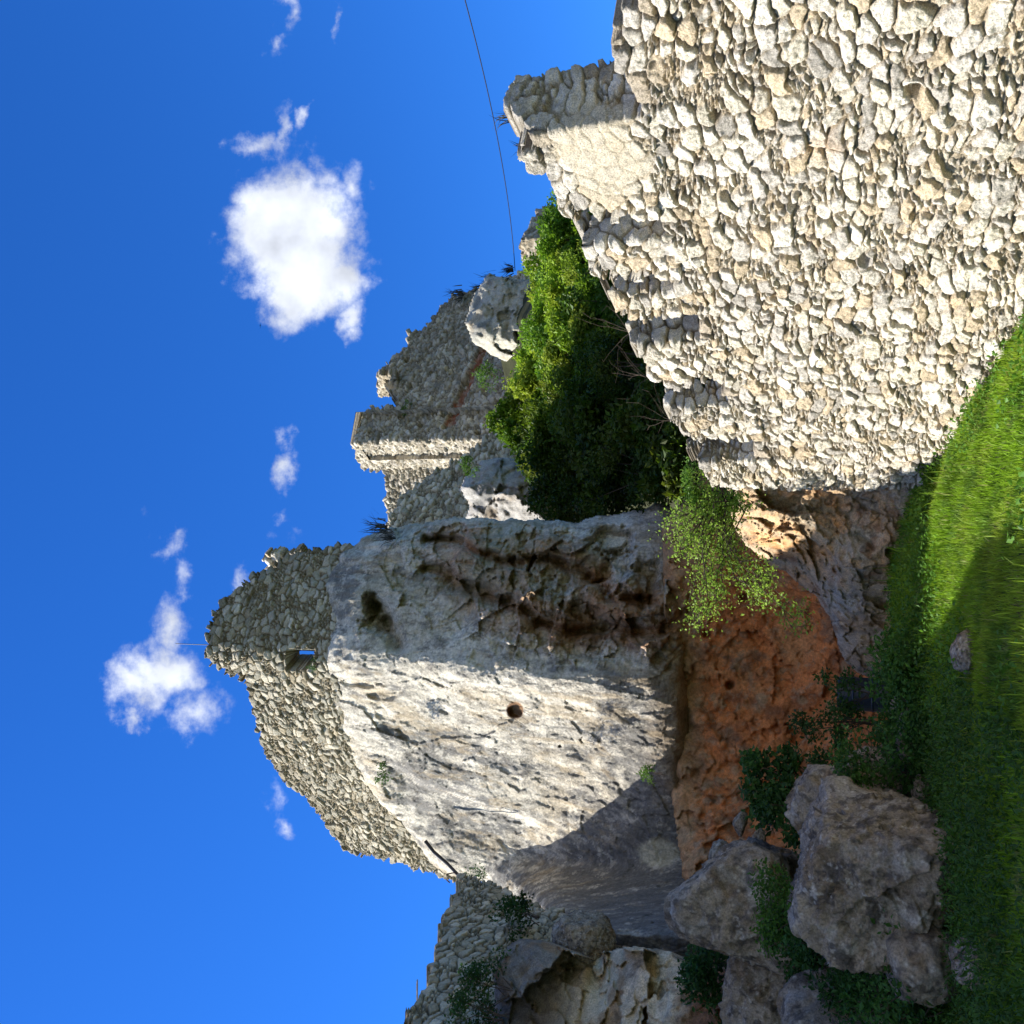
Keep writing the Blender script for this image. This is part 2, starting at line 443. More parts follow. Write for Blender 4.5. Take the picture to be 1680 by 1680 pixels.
    bk = np.stack([x - nx * thick, y - ny * thick, z + 0 * s], -1)
    me = grid_mesh(name, Pg, keep, col, bk, closeback)
    return link(name, me, parent, M or M_STONE)

# ------------------------------------------------------------------ rock faces
def rock(name, poly, depth, step, disp, colf, back=3.0, rnd=.8, edge=10, M=None, parent=None, backdir=(0, 1, 0), closeback=False, rnd_pow=1.0):
    """a rock face seen between the upright-pixel outline poly; depth(u,v) gives metres along y"""
    us = [p[0] for p in poly]; vs = [p[1] for p in poly]
    u, v = np.meshgrid(np.arange(min(us) - 2 * step - edge, max(us) + 2 * step + edge, step), np.arange(min(vs) - 2 * step - edge, max(vs) + 2 * step + edge, step))
    q = np.stack([u, v, u * 0], -1)
    wu = u + edge * fbm(q, 1 / 40., 4, .6, seed=2.2); wv = v + edge * fbm(q, 1 / 40., 4, .6, seed=5.1)
    ins = inpoly(wu, wv, poly); dist = polydist(wu, wv, poly)
    Y = depth(u, v)
    d = FW * F + RT * (u[..., None] - 840) + UP * (840 - v[..., None])
    p = EYE + d * (Y / d[..., 1])[..., None]
    dm = dist * Y / F
    t = np.clip(1 - dm / rnd, 0, 1)
    Y2 = Y + rnd * (1 - np.sqrt(np.clip(1 - t * t, 0, 1))) * rnd_pow + disp(u, v, p, dm)
    p2 = EYE + d * (Y2 / d[..., 1])[..., None]
    col = colf(u, v, p2, dm)
    keep = ins[:-1, :-1] & ins[1:, 1:] & ins[:-1, 1:] & ins[1:, :-1]
    bk = p2 + np.array(backdir) / np.linalg.norm(backdir) * back
    me = grid_mesh(name, p2, keep, col, bk, closeback)
    return link(name, me, parent, M or M_ROCK)
def gauss(u, v, cu, cv, ru, rv, ang=0):
    a = math.radians(ang); x = u - cu; y = v - cv
    X = x * math.cos(a) + y * math.sin(a); Y = -x * math.sin(a) + y * math.cos(a)
    return np.exp(-(X / ru) ** 2 - (Y / rv) ** 2)
def boulder(name, centre, rad, seed, col, sub=6, planes=7, rough=.06, parent=None, M=None, flat=None):
    bm = bmesh.new(); bmesh.ops.create_icosphere(bm, subdivisions=sub, radius=1)
    bm.verts.ensure_lookup_table()
    V = np.array([v.co for v in bm.verts]); Fc = np.array([[v.index for v in f.verts] for f in bm.faces]); bm.free()
    rg = np.random.default_rng(seed)
    Nn = rg.normal(size=(planes + 1, 3)); Nn /= np.linalg.norm(Nn, axis=1)[:, None]
    dd = rg.uniform(.82, 1.1, len(Nn)) + (.3 if planes == 0 else 0)
    if flat is not None:
        fl = np.array(flat, float); nn = np.linalg.norm(fl[:, :3], axis=1)
        Nn = np.concatenate([Nn, fl[:, :3] / nn[:, None]]); dd = np.concatenate([dd, fl[:, 3]])
    cs = V @ Nn.T
    rr = np.where(cs > .05, dd / np.maximum(cs, .05), 9.)
    rr = -np.log(np.exp(-rr * 26).sum(1) + np.exp(-26 * 1.3)) / 26
    p = V * rr[:, None]
    sp = p * np.array(rad) / max(rad) + seed * 2.3
    dsp = rough * (1.5 * fbm(sp, 1.3, 4, .55) - 1.1 * facets(sp * 2.0, 1, 1.0, seed, .05) - .55 * facets(sp * 5, 1, 1.0, seed + 3, .05) + .8 * fbm(sp, 4, 5, .62, ridged=True) + .6 * fbm(sp, 14, 4, .65))
    p = p + V * dsp[:, None]
    q = p * np.array(rad)
    cc = np.array(col)[None] * (1 + .35 * fbm(sp, 2.2, 4)[:, None])
    cc = mixc(cc, (.34, .33, .31), sst(.0, .3, fbm(sp, 2.6, 5, .6, seed=3)) * .75)
    cc = mixc(cc, (.19, .14, .09), sst(.0, .35, fbm(sp, 1.4, 5, .65, seed=6)) * .85)
    cc = mixc(cc, (.06, .055, .055), sst(.03, .2, fbm(sp, 4.5, 5, .7, seed=9)) * .75)
    cc = mixc(cc, (.50, .49, .46), sst(.2, .34, fbm(sp, 12, 4, .65, seed=12)) * .6)
    me = make_mesh(name, q, Fc, cc)
    o = link(name, me, parent, M or M_ROCKN); o.location = tuple(centre)
    return o

# ------------------------------------------------------------------ terrain
TR = ([-50, 0, 8, 18, 22, 27, 36, 50, 60, 200, 4000], [-5, 0, 1.08, 2.43, 3.5, 6.3, 11.5, 22.5, 25, 27, 27])
TL = ([-50, 0, 8, 18, 26, 30, 40, 50, 60, 200, 4000], [-5, 0, 1.08, 2.43, 2.9, 3.5, 8, 19, 24, 27, 27])
def ground_z(x, y):
    x = np.asarray(x, float); y = np.asarray(y, float)
    b = sst(-1.5, 2.0, x)
    z = np.interp(y, *TR) * b + np.interp(y, *TL) * (1 - b)
    near = 1 - sst(16, 22, y)
    z = z - (.275 * np.clip(x, 0, 6) + .16 * sst(-1.5, .3, x)) * near * sst(1, 8, y) + .30 * sst(12, 40, y) * np.clip(x - 6, 0, 5) - .8 * sst(25, 45, y) * np.clip(x - 9.5, 0, 40)
    q = np.stack([x, y, x * 0], -1)
    far = sst(60, 200, np.hypot(x, y))
    z = z + .10 * fbm(q, .5, 3) * (1 - far) + .9 * fbm(q, .09, 2, seed=3) * sst(20, 34, y) * (1 - far) + .03 * fbm(q, 2.2, 2, seed=6) * (1 - far)
    return z
def axis(lo, hi, st, far):
    a = np.arange(lo, hi, st); g = []; d = st
    while hi + sum(g) < far: d *= 1.35; g.append(d)
    r = hi + np.cumsum(g); g2 = []; d = st
    while -(lo - sum(g2)) < far: d *= 1.35; g2.append(d)
    l = lo - np.cumsum(g2)
    return np.concatenate([l[::-1], a, r])
gx, gy = np.meshgrid(axis(-14, 18, .12, 4000), axis(-2, 60, .16, 4000))
gz = ground_z(gx, gy)
q = np.stack([gx, gy, gz], -1)
gc = np.empty(q.shape); gc[:] = (.045, .075, .018)
gc = mixc(gc, (.10, .075, .04), sst(.1, .4, fbm(q, .9, 4, seed=2)))
gc = mixc(gc, (.035, .04, .02), sst(22, 26, gy))
ground = link('ground', grid_mesh('ground', q, np.ones((q.shape[0] - 1, q.shape[1] - 1), bool), gc), None, M_GROUND)
tag(ground, kind='structure')

# ------------------------------------------------------------------ near stepped wall on the right
A = P(880, 1350, 15.6)[:2]; B = P(1680, 1350, 7.9)[:2]
dirv = (B - A) / np.linalg.norm(B - A)
plan = [A, A + dirv * 14]
nrm_r = np.array([dirv[1], -dirv[0]]); nrm_r = nrm_r if nrm_r @ -A > 0 else -nrm_r
out_r = [(879, 1540), (877, 1400), (880, 1262), (962, 1235), (1050, 1190), (1164, 1140), (1226, 1100), (1328, 1072), (1490, 1040), (1592, 1004), (1640, 1018), (1690, 1035), (1800, 1040), (2100, 1000)]
def saw(c, h):
    s, z = c['hit'](1430, 985)
    c['pl'] = sst(1.15, .7, np.hypot((c['s'] - s) / .62, (c['z'] - z) / .5) + .5 * fbm(c['p3'], 2.5, 4, seed=11))
    base = .03 + .006 * fbm(c['p3'], 9, 3)
    h = h * (1 - c['pl'] * .85) + base * c['pl'] * .85
    if c.get('S')[-1] < 6: return h
    # putlog holes where stones have dropped out
    for (u, v, r) in [(1490, 1175, .07), (1425, 1055, .06), (1255, 1420, .08), (1345, 1300, .06), (1120, 1490, .06), (1030, 1380, .06), (1535, 1500, .09), (1560, 1400, .05), (1180, 1200, .05), (1390, 1450, .06)]:
        s, z = c['hit'](u, v); d = np.hypot((c['s'] - s) / r, (c['z'] - z) / r * 1.2) + .35 * fbm(c['p3'], 9, 2)
        h = h - .16 * sst(1.1, .6, d)
    return h
def col_r(c, col):
    dt = polydist(c['s'], c['z'], c['sz'][2:-2], closed=False) + .25 * fbm(c['p3'], 1.5, 4, seed=5)
    g = col.mean(-1, keepdims=True) * np.array([.62, .60, .58])
    w = sst(.35, .05, dt)[..., None] * .6
    col = col * (1 - w) + g * w
    lich = sst(.12, .35, fbm(c['p3'], 4, 5, .65, seed=21)) * .45
    col = mixc(col, (.26, .25, .24), lich)
    col = mixc(col, (.55, .38, .24), sst(.3, .5, fbm(c['p3'], 1.1, 4, seed=31)) * .4)
    return mixc(col, (.54, .50, .42), c['pl'] * .8)
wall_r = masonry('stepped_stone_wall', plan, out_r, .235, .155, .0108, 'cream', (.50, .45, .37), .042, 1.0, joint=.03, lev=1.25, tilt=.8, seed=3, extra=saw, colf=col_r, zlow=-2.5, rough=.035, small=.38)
for (u0, uc, u1, top, vb) in [
        (1328, 1490, 1592, [(1328, 914), (1352, 902), (1378, 892), (1404, 874), (1440, 866), (1462, 850), (1490, 840), (1525, 838), (1562, 842), (1578, 900), (1594, 1010)], 1075),
        (1230, 1292, 1345, [(1228, 982), (1262, 962), (1290, 952), (1322, 946), (1345, 946)], 1112), (1166, 1204, 1240, [(1164, 1026), (1200, 1002), (1222, 986), (1240, 986)], 1140),
        (1050, 1124, 1178, [(1048, 1066), (1080, 1056), (1118, 1050), (1124, 1036), (1178, 1032)], 1185), (962, 1014, 1062, [(960, 1130), (985, 1122), (992, 1102), (1035, 1096), (1062, 1096)], 1230),
        (884, 925, 972, [(882, 1168), (905, 1160), (935, 1150), (948, 1128), (972, 1128)], 1262)]:
    def onwall(u, off=.02):
        d = ray(u, vb); k = np.array([d[0], d[1]]) / d[1]; a0 = A + nrm_r * off
        M2 = np.array([[k[0], -dirv[0]], [k[1], -dirv[1]]]); r_ = np.linalg.solve(M2, a0); return a0 + dirv * r_[1]
    p0, pc = onwall(u0 - 3), onwall(uc)
    d = ray(u1, vb); M2 = np.array([[d[0] / d[1], nrm_r[0]], [1, nrm_r[1]]]); t = np.linalg.solve(M2, pc)[1]
    mo = masonry('merlon', [p0, pc, pc - nrm_r * t], top + [(u1, vb + 12), (uc, vb + 12), (u0, vb + 22)], .235, .155, .0115, 'cream', (.42, .38, .30), .045, .35, joint=.03, lev=1.25, tilt=.8, seed=60 + u0 % 7, smooth=.08, colf=col_r, extra=saw, parent=wall_r, rough=.035, small=.3)
tag(wall_r, 'tall pale rubble wall in full sun with a stepped broken top', 'stone wall')

# ------------------------------------------------------------------ main cliff
def cliff_depth(u, v):
    pu = 612 - .10 * (v - 600)                                # the prow
    y = 24.6 + (.0125 - .006 * sst(900, 1120, v)) * np.clip(pu - u, 0, 999) * sst(0, 60, pu - u) + .006 * np.clip(u - pu, 0, 999) + .00001 * np.clip(u - pu, 0, 999) ** 2
    y = y + .7 * sst(900, 560, v)
    y = y - 1.5 * gauss(u, v, 100, 1080, 170, 230)
    y = lerp(y, 19.6 + .004 * (u - 100), sst(275, 140, u) * sst(800, 950, v + .35 * (u - 150)))            # foot swings forward at left
    return y
CLP = [(812, 632), (826, 690), (832, 760), (828, 860), (824, 950), (836, 1000), (852, 1078), (842, 1120), (800, 1142), (740, 1128), (690, 1136), (640, 1122), (560, 1126), (480, 1140),
       (400, 1150), (360, 1165), (300, 1170), (240, 1190), (170, 1210), (90, 1240), (90, 1100), (112, 1040), (120, 980), (138, 925), (160, 885), (205, 840), (232, 790), (243, 742),
       (258, 715), (300, 680), (360, 625), (400, 590), (470, 555), (550, 525), (600, 520), (660, 545), (720, 530), (770, 560), (800, 600)]
LEDGE = [(430, 640), (405, 690), (385, 740), (360, 800), (345, 860), (330, 900)]
CR1 = [(745, 700), (725, 760), (700, 800), (690, 850), (660, 880), (640, 940), (655, 1000), (640, 1060), (660, 1120)]
CR2 = [(800, 700), (790, 760), (760, 820), (770, 900), (740, 960), (700, 1000), (690, 1060)]
CR3 = [(690, 620), (650, 640), (620, 650)]
def cliff_disp(u, v, p, dm):
    m_br = sst(120, 20, polydist(u, v, CR1, False)) * .8 + sst(90, 10, polydist(u, v, CR2, False)) * .8
    m_br = np.clip(m_br, 0, 1) * sst(560, 640, u) * (.3 + .7 * sst(730, 880, v))
    d = -.30 * fbm(p, .28, 4, .5) - .05 * fbm(p, 1.6, 5, .6) - .05 * fbm(p * np.array([1.6, 1.6, .7]), 4, 5, .75) + .035 * facets(p * np.array([.9, .9, .45]), 1, 1.6, 5, .1) + .035 * facets(p * np.array([3.2, 3.2, 1.5]), 1, 1.2, 6, .1)
    d = d + .10 * sst(.15, .5, fbm(p, .9, 4, .6, seed=17))
    # broken blocks
    pr = np.stack([p[..., 0] * .9 + p[..., 2] * .45, p[..., 1] * .9, p[..., 2] * 1.1 - p[..., 0] * .5], -1)
    d = d + m_br * (.85 * facets(pr * .8, 1, .9, 3, .07) + .36 * facets(pr * 2.1, 1, .9, 4, .07) + .13 * facets(pr * 5.5, 1, .8, 6, .05))
    lay = fbm(np.stack([u / 60., v / 16., u * 0], -1) @ np.array([[1, .25, 0], [-.25, 1, 0], [0, 0, 1]]), 1, 4, .55, ridged=True)
    d = d - .12 * lay * m_br
    # bedding planes near the right edge
    d = d - .20 * sst(660, 780, u + .12 * (900 - v)) * sst(1050, 850, v) * fbm(np.stack([u / 24., v / 150. + u / 300., u * 0], -1), 1, 4, ridged=True)
    for poly, a, w in ((CR1, .8, 10), (CR2, .7, 8), (CR3, .6, 10)):
        x = polydist(u + 14 * fbm(p, .9, 3, seed=7), v + 14 * fbm(p, .9, 3, seed=8), poly, False)
        d = d + a * np.exp(-(x / w) ** 2)
    # ledge: the rock left of the line stands back
    lx = np.interp(v, [p_[1] for p_ in LEDGE], [p_[0] for p_ in LEDGE]) + 8 * fbm(p, .6, 3, seed=5)
    m = sst(620, 670, v) * sst(930, 850, v)
    d = d + .75 * m * sst(0, -14, u - lx) * sst(-150, -40, u - lx)
    for (cu, cv, ru, rv, a, dp) in [(685, 612, 18, 14, 0, 1.0), (655, 625, 14, 26, 0, .6), (790, 1005, 22, 30, 0, .7), (745, 1010, 35, 20, 30, .6), (720, 1060, 40, 18, 0, .7), (660, 960, 25, 35, 20, .5),
                                    (620, 985, 20, 45, 0, .45), (600, 1080, 9, 10, 0, .3), (655, 1115, 10, 14, 0, .5), (440, 560, 30, 10, 0, .2), (560, 590, 7, 26, 8, .35), (600, 795, 12, 20, 0, .3),
                                    (540, 630, 8, 24, 0, .25), (585, 1100, 5, 7, 0, .25), (505, 560, 10, 6, 0, .3), (385, 640, 12, 10, 0, .25), (360, 1045, 9, 12, 0, .25)]:
        d = d + dp * (1 if cu > 620 else .5) * sst(.25, .75, gauss(u, v, cu, cv, ru * 1.25, rv * 1.25, a) + .5 * fbm(p, 2.2, 4, .6, seed=31))
    d = d + .34 * sst(14.5, 8, 5 * fbm(p, 2.5, 3, seed=61) + np.hypot(u - 515, v - 845))          # the round nest hole
    # vertical flutes at the upper left and on the lit face
    fl = fbm(np.stack([u / 22., v / 120., u * 0 + 2], -1), 1, 4, .55, ridged=True)
    d = d - .07 * fl * sst(620, 560, u) * sst(760, 600, v)
    ln = 130
    d = d + .8 * sst(1105, 1145, v + 14 * fbm(p, .5, 3)) * sst(330, 400, u) # undercut above the cave
    return d
def cliff_col(u, v, p, dm):
    c = np.empty(p.shape); c[:] = (.60, .58, .53)
    n1 = fbm(p, .35, 5, .55, seed=1); n2 = fbm(p * np.array([1, 1, .3]), 1.1, 5, .6, seed=2); n3 = fbm(p, 2.2, 5, .65, seed=3)
    c = mixc(c, (.42, .36, .26), sst(.0, .45, n1) * .6)
    c = mixc(c, (.60, .59, .55), sst(.0, .4, n2) * .6)
    # dark water and lichen stain, plus painted shade at the lower left
    pv = p * np.array([1, 1, .28]); pm = p * np.array([1, 1, .5])
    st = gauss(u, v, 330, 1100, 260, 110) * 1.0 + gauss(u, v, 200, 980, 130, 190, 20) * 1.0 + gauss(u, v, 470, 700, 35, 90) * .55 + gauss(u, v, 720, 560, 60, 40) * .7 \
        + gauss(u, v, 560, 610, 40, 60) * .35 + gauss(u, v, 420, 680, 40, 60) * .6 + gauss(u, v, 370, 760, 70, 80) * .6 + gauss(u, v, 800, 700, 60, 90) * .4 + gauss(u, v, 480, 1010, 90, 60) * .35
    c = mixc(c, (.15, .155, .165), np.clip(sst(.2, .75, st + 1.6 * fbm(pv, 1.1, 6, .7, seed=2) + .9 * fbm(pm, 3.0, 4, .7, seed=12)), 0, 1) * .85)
    c = mixc(c, (.19, .185, .18), sst(.02, .22, fbm(pm, 1.9, 6, .75, seed=9)) * .6)
    c = mixc(c, (.12, .115, .11), sst(.10, .2, fbm(pv, 4.5, 5, .75, seed=29)) * .55)
    c = mixc(c, (.66, .64, .59), sst(.06, .2, fbm(pm, 3.1, 5, .75, seed=19)) * .6)
    c = mixc(c, (.36, .29, .19), sst(.08, .25, fbm(pv, 1.6, 5, .7, seed=39)) * .5)
    c = mixc(c, (.13, .135, .145), np.clip(sst(330, 240, u) * sst(860, 980, v) + gauss(u, v, 300, 1080, 120, 70), 0, 1) * sst(-.25, .1, fbm(pm, 1.3, 5, .7, seed=71)) * .85)  # blue-grey stain deepened to paint shade on the cliff foot
    # ochre and brown in the fractured belt
    m = np.clip(sst(70, 5, polydist(u, v, CR1, False)) + sst(55, 5, polydist(u, v, CR2, False)), 0, 1) * sst(580, 640, u) * sst(660, 800, v)
    c = mixc(c, (.40, .20, .09), m * sst(-.7, .2, fbm(p, .9, 5, .6, seed=5)) * .85)
    c = mixc(c, (.11, .07, .04), m * sst(.08, .28, fbm(p, 1.6, 5, .6, seed=6)) * .7)
    c = mixc(c, (.30, .30, .24), sst(640, 760, u) * sst(1000, 800, v) * sst(-.3, .3, n1) * .8)
    c = mixc(c, (.33, .24, .15), sst(1040, 1130, v) * sst(330, 420, u) * .7)
    c = mixc(c, (.20, .12, .07), sst(16, 12, np.hypot(u - 515, v - 845)))
    for (cu, cv, a) in [(280, 1080, 0), (285, 1170, 0)]:
        c = mixc(c, (.50, .49, .40), sst(.35, .7, gauss(u, v, cu, cv, 28, 42) + .3 * n3) * .9)
    return c
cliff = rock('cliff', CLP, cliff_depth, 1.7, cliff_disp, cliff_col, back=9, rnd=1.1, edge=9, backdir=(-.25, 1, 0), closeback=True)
tag(cliff, kind='structure')

# red earth and conglomerate under the cliff
EP = [(240, 1120), (420, 1095), (820, 1085), (900, 1150), (900, 1560), (700, 1590), (400, 1590), (230, 1560), (180, 1300), (160, 1180)]
def earth_depth(u, v): return 25.7 - .8 * sst(1250, 1500, v) - 3.0 * sst(430, 170, u) - .6 * sst(650, 850, u) + 1.0 * gauss(u, v, 640, 1300, 130, 160)
def earth_disp(u, v, p, dm):
    f1, f2, ii = vor3(p * 3.2 + .3 * fbm(p, 2, 2)[..., None]); r = _R[ii]
    g1, g2, gi = vor3(p * 1.5 + 4); rg = _R[gi]
    up = sst(1300, 1150, v + 50 * fbm(p, .5, 3)) * .9 + sst(430, 330, u) * .8
    keep = (r[..., 0] < .16 + .5 * np.clip(up, 0, 1))
    d = -.35 * fbm(p, .45, 4, .55) + .22 * facets(p * 1.3, 1, .9, 8) + .08 * facets(p * 4, 1, .9, 9) - .06 * fbm(p, 2.0, 5, .65, ridged=True) - .03 * fbm(p, 8, 3, .6)
    d = d - .13 * keep * sst(.55, .15, f1) * (.4 + r[..., 1])
    d = d - .25 * (rg[..., 0] < .3 * np.clip(up, 0, 1)) * sst(.5, .2, g1)
    for cu, cv, a in [(556, 1198, .5), (640, 1160, .3), (700, 1220, .25)]: d = d + a * sst(9, 4, np.hypot(u - cu, v - cv))
    return d
def earth_col(u, v, p, dm):
    c = np.empty(p.shape); c[:] = (.62, .235, .085)
    c = mixc(c, (.60, .32, .15), sst(-.1, .4, fbm(p, .7, 5, .6, seed=2)) * .7)
    c = mixc(c, (.20, .09, .05), sst(.0, .3, fbm(p, 1.2, 5, .6, seed=4)) * .7)
    f1, f2, ii = vor3(p * 3.2 + .3 * fbm(p, 2, 2)[..., None]); r = _R[ii]
    up = np.clip(sst(1300, 1150, v + 50 * fbm(p, .5, 3)) * .9 + sst(430, 330, u) * .8, 0, 1)
    keep = (r[..., 0] < .16 + .5 * up) * sst(.5, .35, f1)
    c = mixc(c, (.40, .28, .17), keep * (.35 + .5 * r[..., 2]))
    c = mixc(c, (.30, .27, .23), sst(.1, .3, fbm(p, .8, 4, .6, seed=8)) * sst(420, 300, u) * .8)
    c = mixc(c, (.24, .17, .12), sst(.12, .3, fbm(p * np.array([1, 1, .5]), 1.0, 6, .7, seed=18)) * .65)
    c = mixc(c, (.40, .30, .20), sst(.12, .25, fbm(p, 4, 5, .7, seed=28)) * .5)
    c = mixc(c, (.42, .30, .18), sst(1175, 1120, v + 20 * fbm(p, .6, 3)) * .7)
    c = mixc(c, (.30, .19, .12), sst(720, 850, u) * .8)
    return c
earth = rock('earth_bank', EP, earth_depth, 2.2, earth_disp, earth_col, back=4, rnd=.5, edge=6, M=M_EARTH)
tag(earth, kind='structure')

# orange and grey rock that carries the wall
BP = [(890, 1195), (860, 1192), (815, 1205), (785, 1222), (762, 1248), (742, 1282), (722, 1310), (700, 1338), (668, 1358), (630, 1372), (596, 1384), (578, 1402), (564, 1430), (548, 1462),
      (530, 1495), (520, 1540), (520, 1620), (930, 1620), (930, 1200)]
def bt_depth(u, v): return 16.7 + .0075 * (900 - u) + 1.2 * sst(1500, 1250, v) * sst(900, 700, u) - .9 * gauss(u, v, 730, 1400, 110, 80, 35) - .6 * sst(1430, 1560, v)
def bt_disp(u, v, p, dm):
    f1, f2, _ = vor3(p * 5.5 + .4 * fbm(p, 3, 2)[..., None])
    pit = sst(1320, 1440, v + .0 * u + 60 * fbm(p, .8, 3)) * .8 + .2
    d = -.22 * fbm(p, .7, 4, .55) + .30 * facets(p * np.array([1, 1, .8]), 1, .9, 7) + .16 * facets(p * 2.6, 1, .9, 9) + .07 * facets(p * 7, 1, .9, 9) - .05 * fbm(p, 2.5, 5, .65, ridged=True) + .05 * pit * sst(.5, .15, f1) - .02 * fbm(p, 12, 3)
    d = d + .25 * sst(-20, 20, (u - 800) + .6 * (v - 1400) + 30 * fbm(p, .9, 3)) * sst(1480, 1380, v)
    return d
def bt_col(u, v, p, dm):
    c = np.empty(p.shape); c[:] = (.42, .34, .25)
    n = fbm(p, 1.1, 5, .6, seed=1)
    c = mixc(c, (.66, .36, .15), sst(-.15, .25, n) * np.clip(gauss(u, v, 790, 1410, 130, 90) + .8 * gauss(u, v, 800, 1270, 80, 50) + .7 * gauss(u, v, 600, 1490, 80, 40), 0, 1))
    c = mixc(c, (.36, .345, .32), np.clip(1.2 * gauss(u, v, 705, 1385, 140, 36, 18) , 0, 1) * sst(-.4, .2, fbm(p, 2, 4, seed=4)))
    c = mixc(c, (.10, .085, .07), sst(.08, .35, fbm(p, 2.4, 5, .65, seed=7)) * .75)
    c = mixc(c, (.50, .47, .42), sst(.12, .4, fbm(p, 3.2, 5, .6, seed=9)) * .45)
    c = mixc(c, (.26, .12, .05), sst(.15, .35, fbm(p, 2.0, 4, .6, seed=13)) * .6)
    return c
but = rock('rock_outcrop', BP, bt_depth, 1.8, bt_disp, bt_col, back=2.4, rnd=.9, edge=7, M=M_ROCKN, backdir=(.35, 1, 0), closeback=True)
tag(but, 'rough orange and grey rock below the left end of the sunlit wall', 'rock')

# ------------------------------------------------------------------ tower on the cliff
ta = P(816, 600, 28.0)[:2]; tb = P(690, 560, 26.5)[:2]; tm = P(600, 520, 25.8)[:2]; tcn_ = P(480, 560, 27.4)[:2]; td = P(220, 740, 31.6)[:2]
out_t = [(232, 752), (238, 736), (250, 690), (268, 640), (282, 575), (300, 552), (335, 530), (372, 502), (395, 470), (430, 440), (470, 425), (500, 418), (540, 410), (565, 403), (572, 385),
         (590, 350), (598, 334), (620, 338), (655, 345), (680, 352), (705, 375), (728, 400), (742, 430), (752, 452), (764, 428), (772, 470), (785, 540), (800, 625), (812, 660), (800, 690), (760, 610), (700, 572), (640, 562), (560, 562), (480, 590), (400, 622), (330, 690), (262, 752)]
def tcol(c, col):
    dt = polydist(c['s'], c['z'], c['sz'][:-3], closed=False)
    col = col * (1 - .3 * sst(.5, 0, dt)[..., None])
    n = fbm(c['p3'], .5, 4, .6, seed=3)
    col = mixc(col, (.20, .17, .12), sst(.1, .4, n) * .45)
    s, z = c['hit'](480, 600)
    return mixc(col, (.50, .46, .38), sst(s + 1, s - 3, c['s']) * .25)  # paler left part: sunlit tone put into the stone colour
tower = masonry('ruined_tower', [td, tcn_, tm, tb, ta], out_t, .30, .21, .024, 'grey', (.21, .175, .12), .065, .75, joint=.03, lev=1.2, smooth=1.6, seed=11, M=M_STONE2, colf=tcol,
                holes=[[(582, 472), (614, 472), (614, 516), (582, 516)]], closeback=True, small=.32)
tag(tower, 'ruined grey tower wall with a small square window on top of the cliff', 'tower')
# pale broken inner masonry behind the tower's right shoulder
sh = masonry('broken_wall', [P(730, 460, 28.7)[:2], P(790, 450, 27.9)[:2]], [(732, 490), (735, 452), (742, 438), (752, 442), (764, 428), (772, 436), (780, 500)], .3, .2, .03, 'cream', thick=.25, seed=5, M=M_STONE2, depth=.1)
tag(sh, 'small pale broken wall end poking above the tower shoulder', 'stone wall')

# ------------------------------------------------------------------ wall at upper left and its rocks
la = P(250, 790, 23.2)[:2]; lb = P(-40, 760, 15.5)[:2]; ld = (lb - la) / np.linalg.norm(lb - la)
out_l = [(165, 1400), (168, 1000), (196, 872), (236, 806), (246, 752), (232, 757), (205, 742), (170, 730), (140, 720), (110, 708), (80, 700), (50, 688), (30, 676), (0, 664), (-60, 650), (-120, 670), (-300, 700), (-300, 1400)]
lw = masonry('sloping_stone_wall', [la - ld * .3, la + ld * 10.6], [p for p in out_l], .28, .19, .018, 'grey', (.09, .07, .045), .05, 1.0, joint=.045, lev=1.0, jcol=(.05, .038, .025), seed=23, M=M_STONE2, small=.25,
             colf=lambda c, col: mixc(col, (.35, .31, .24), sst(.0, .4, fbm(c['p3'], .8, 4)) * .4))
tag(lw, 'shaded brown rubble wall with a sloping top at the lower picture edge', 'stone wall')

OP = [(128, 832), (142, 856), (136, 905), (112, 950), (118, 985), (128, 1040), (120, 1100), (98, 1128), (92, 1180), (75, 1260), (95, 1330), (70, 1480), (-260, 1500), (-260, 800), (-60, 790), (40, 812), (90, 806)]
def op_depth(u, v): return 16.6 - .004 * (140 - u) - 1.0 * sst(900, 1200, v) + .5 * gauss(u, v, 100, 985, 60, 20)
def op_disp(u, v, p, dm):
    f1, f2, ii = vor3(p * np.array([1.0, 1.0, .8]) + .25 * fbm(p, 1, 3)[..., None]); r = _R[ii]
    return -.3 * fbm(p, .5, 3) + .7 * facets(p * np.array([.8, .8, .7]), 1, .9, 2) + .16 * facets(p * 2.5, 1, .9, 4) - .05 * fbm(p, 3, 5, .65, ridged=True)
def op_col(u, v, p, dm):
    c = np.empty(p.shape); c[:] = (.52, .46, .36)
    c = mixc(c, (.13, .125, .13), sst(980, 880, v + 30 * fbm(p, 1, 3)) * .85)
    c = mixc(c, (.30, .19, .10), sst(.0, .35, fbm(p, 1.3, 5, .6)) * .7)
    c = mixc(c, (.12, .10, .08), sst(.15, .4, fbm(p, 2.3, 5, .6, seed=4)) * .7)
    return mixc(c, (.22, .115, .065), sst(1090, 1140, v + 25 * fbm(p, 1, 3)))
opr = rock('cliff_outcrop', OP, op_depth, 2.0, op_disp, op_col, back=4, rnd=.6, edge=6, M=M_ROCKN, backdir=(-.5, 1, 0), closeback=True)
tag(opr, 'pale cracked rock mass below the shaded sloping wall', 'rock')

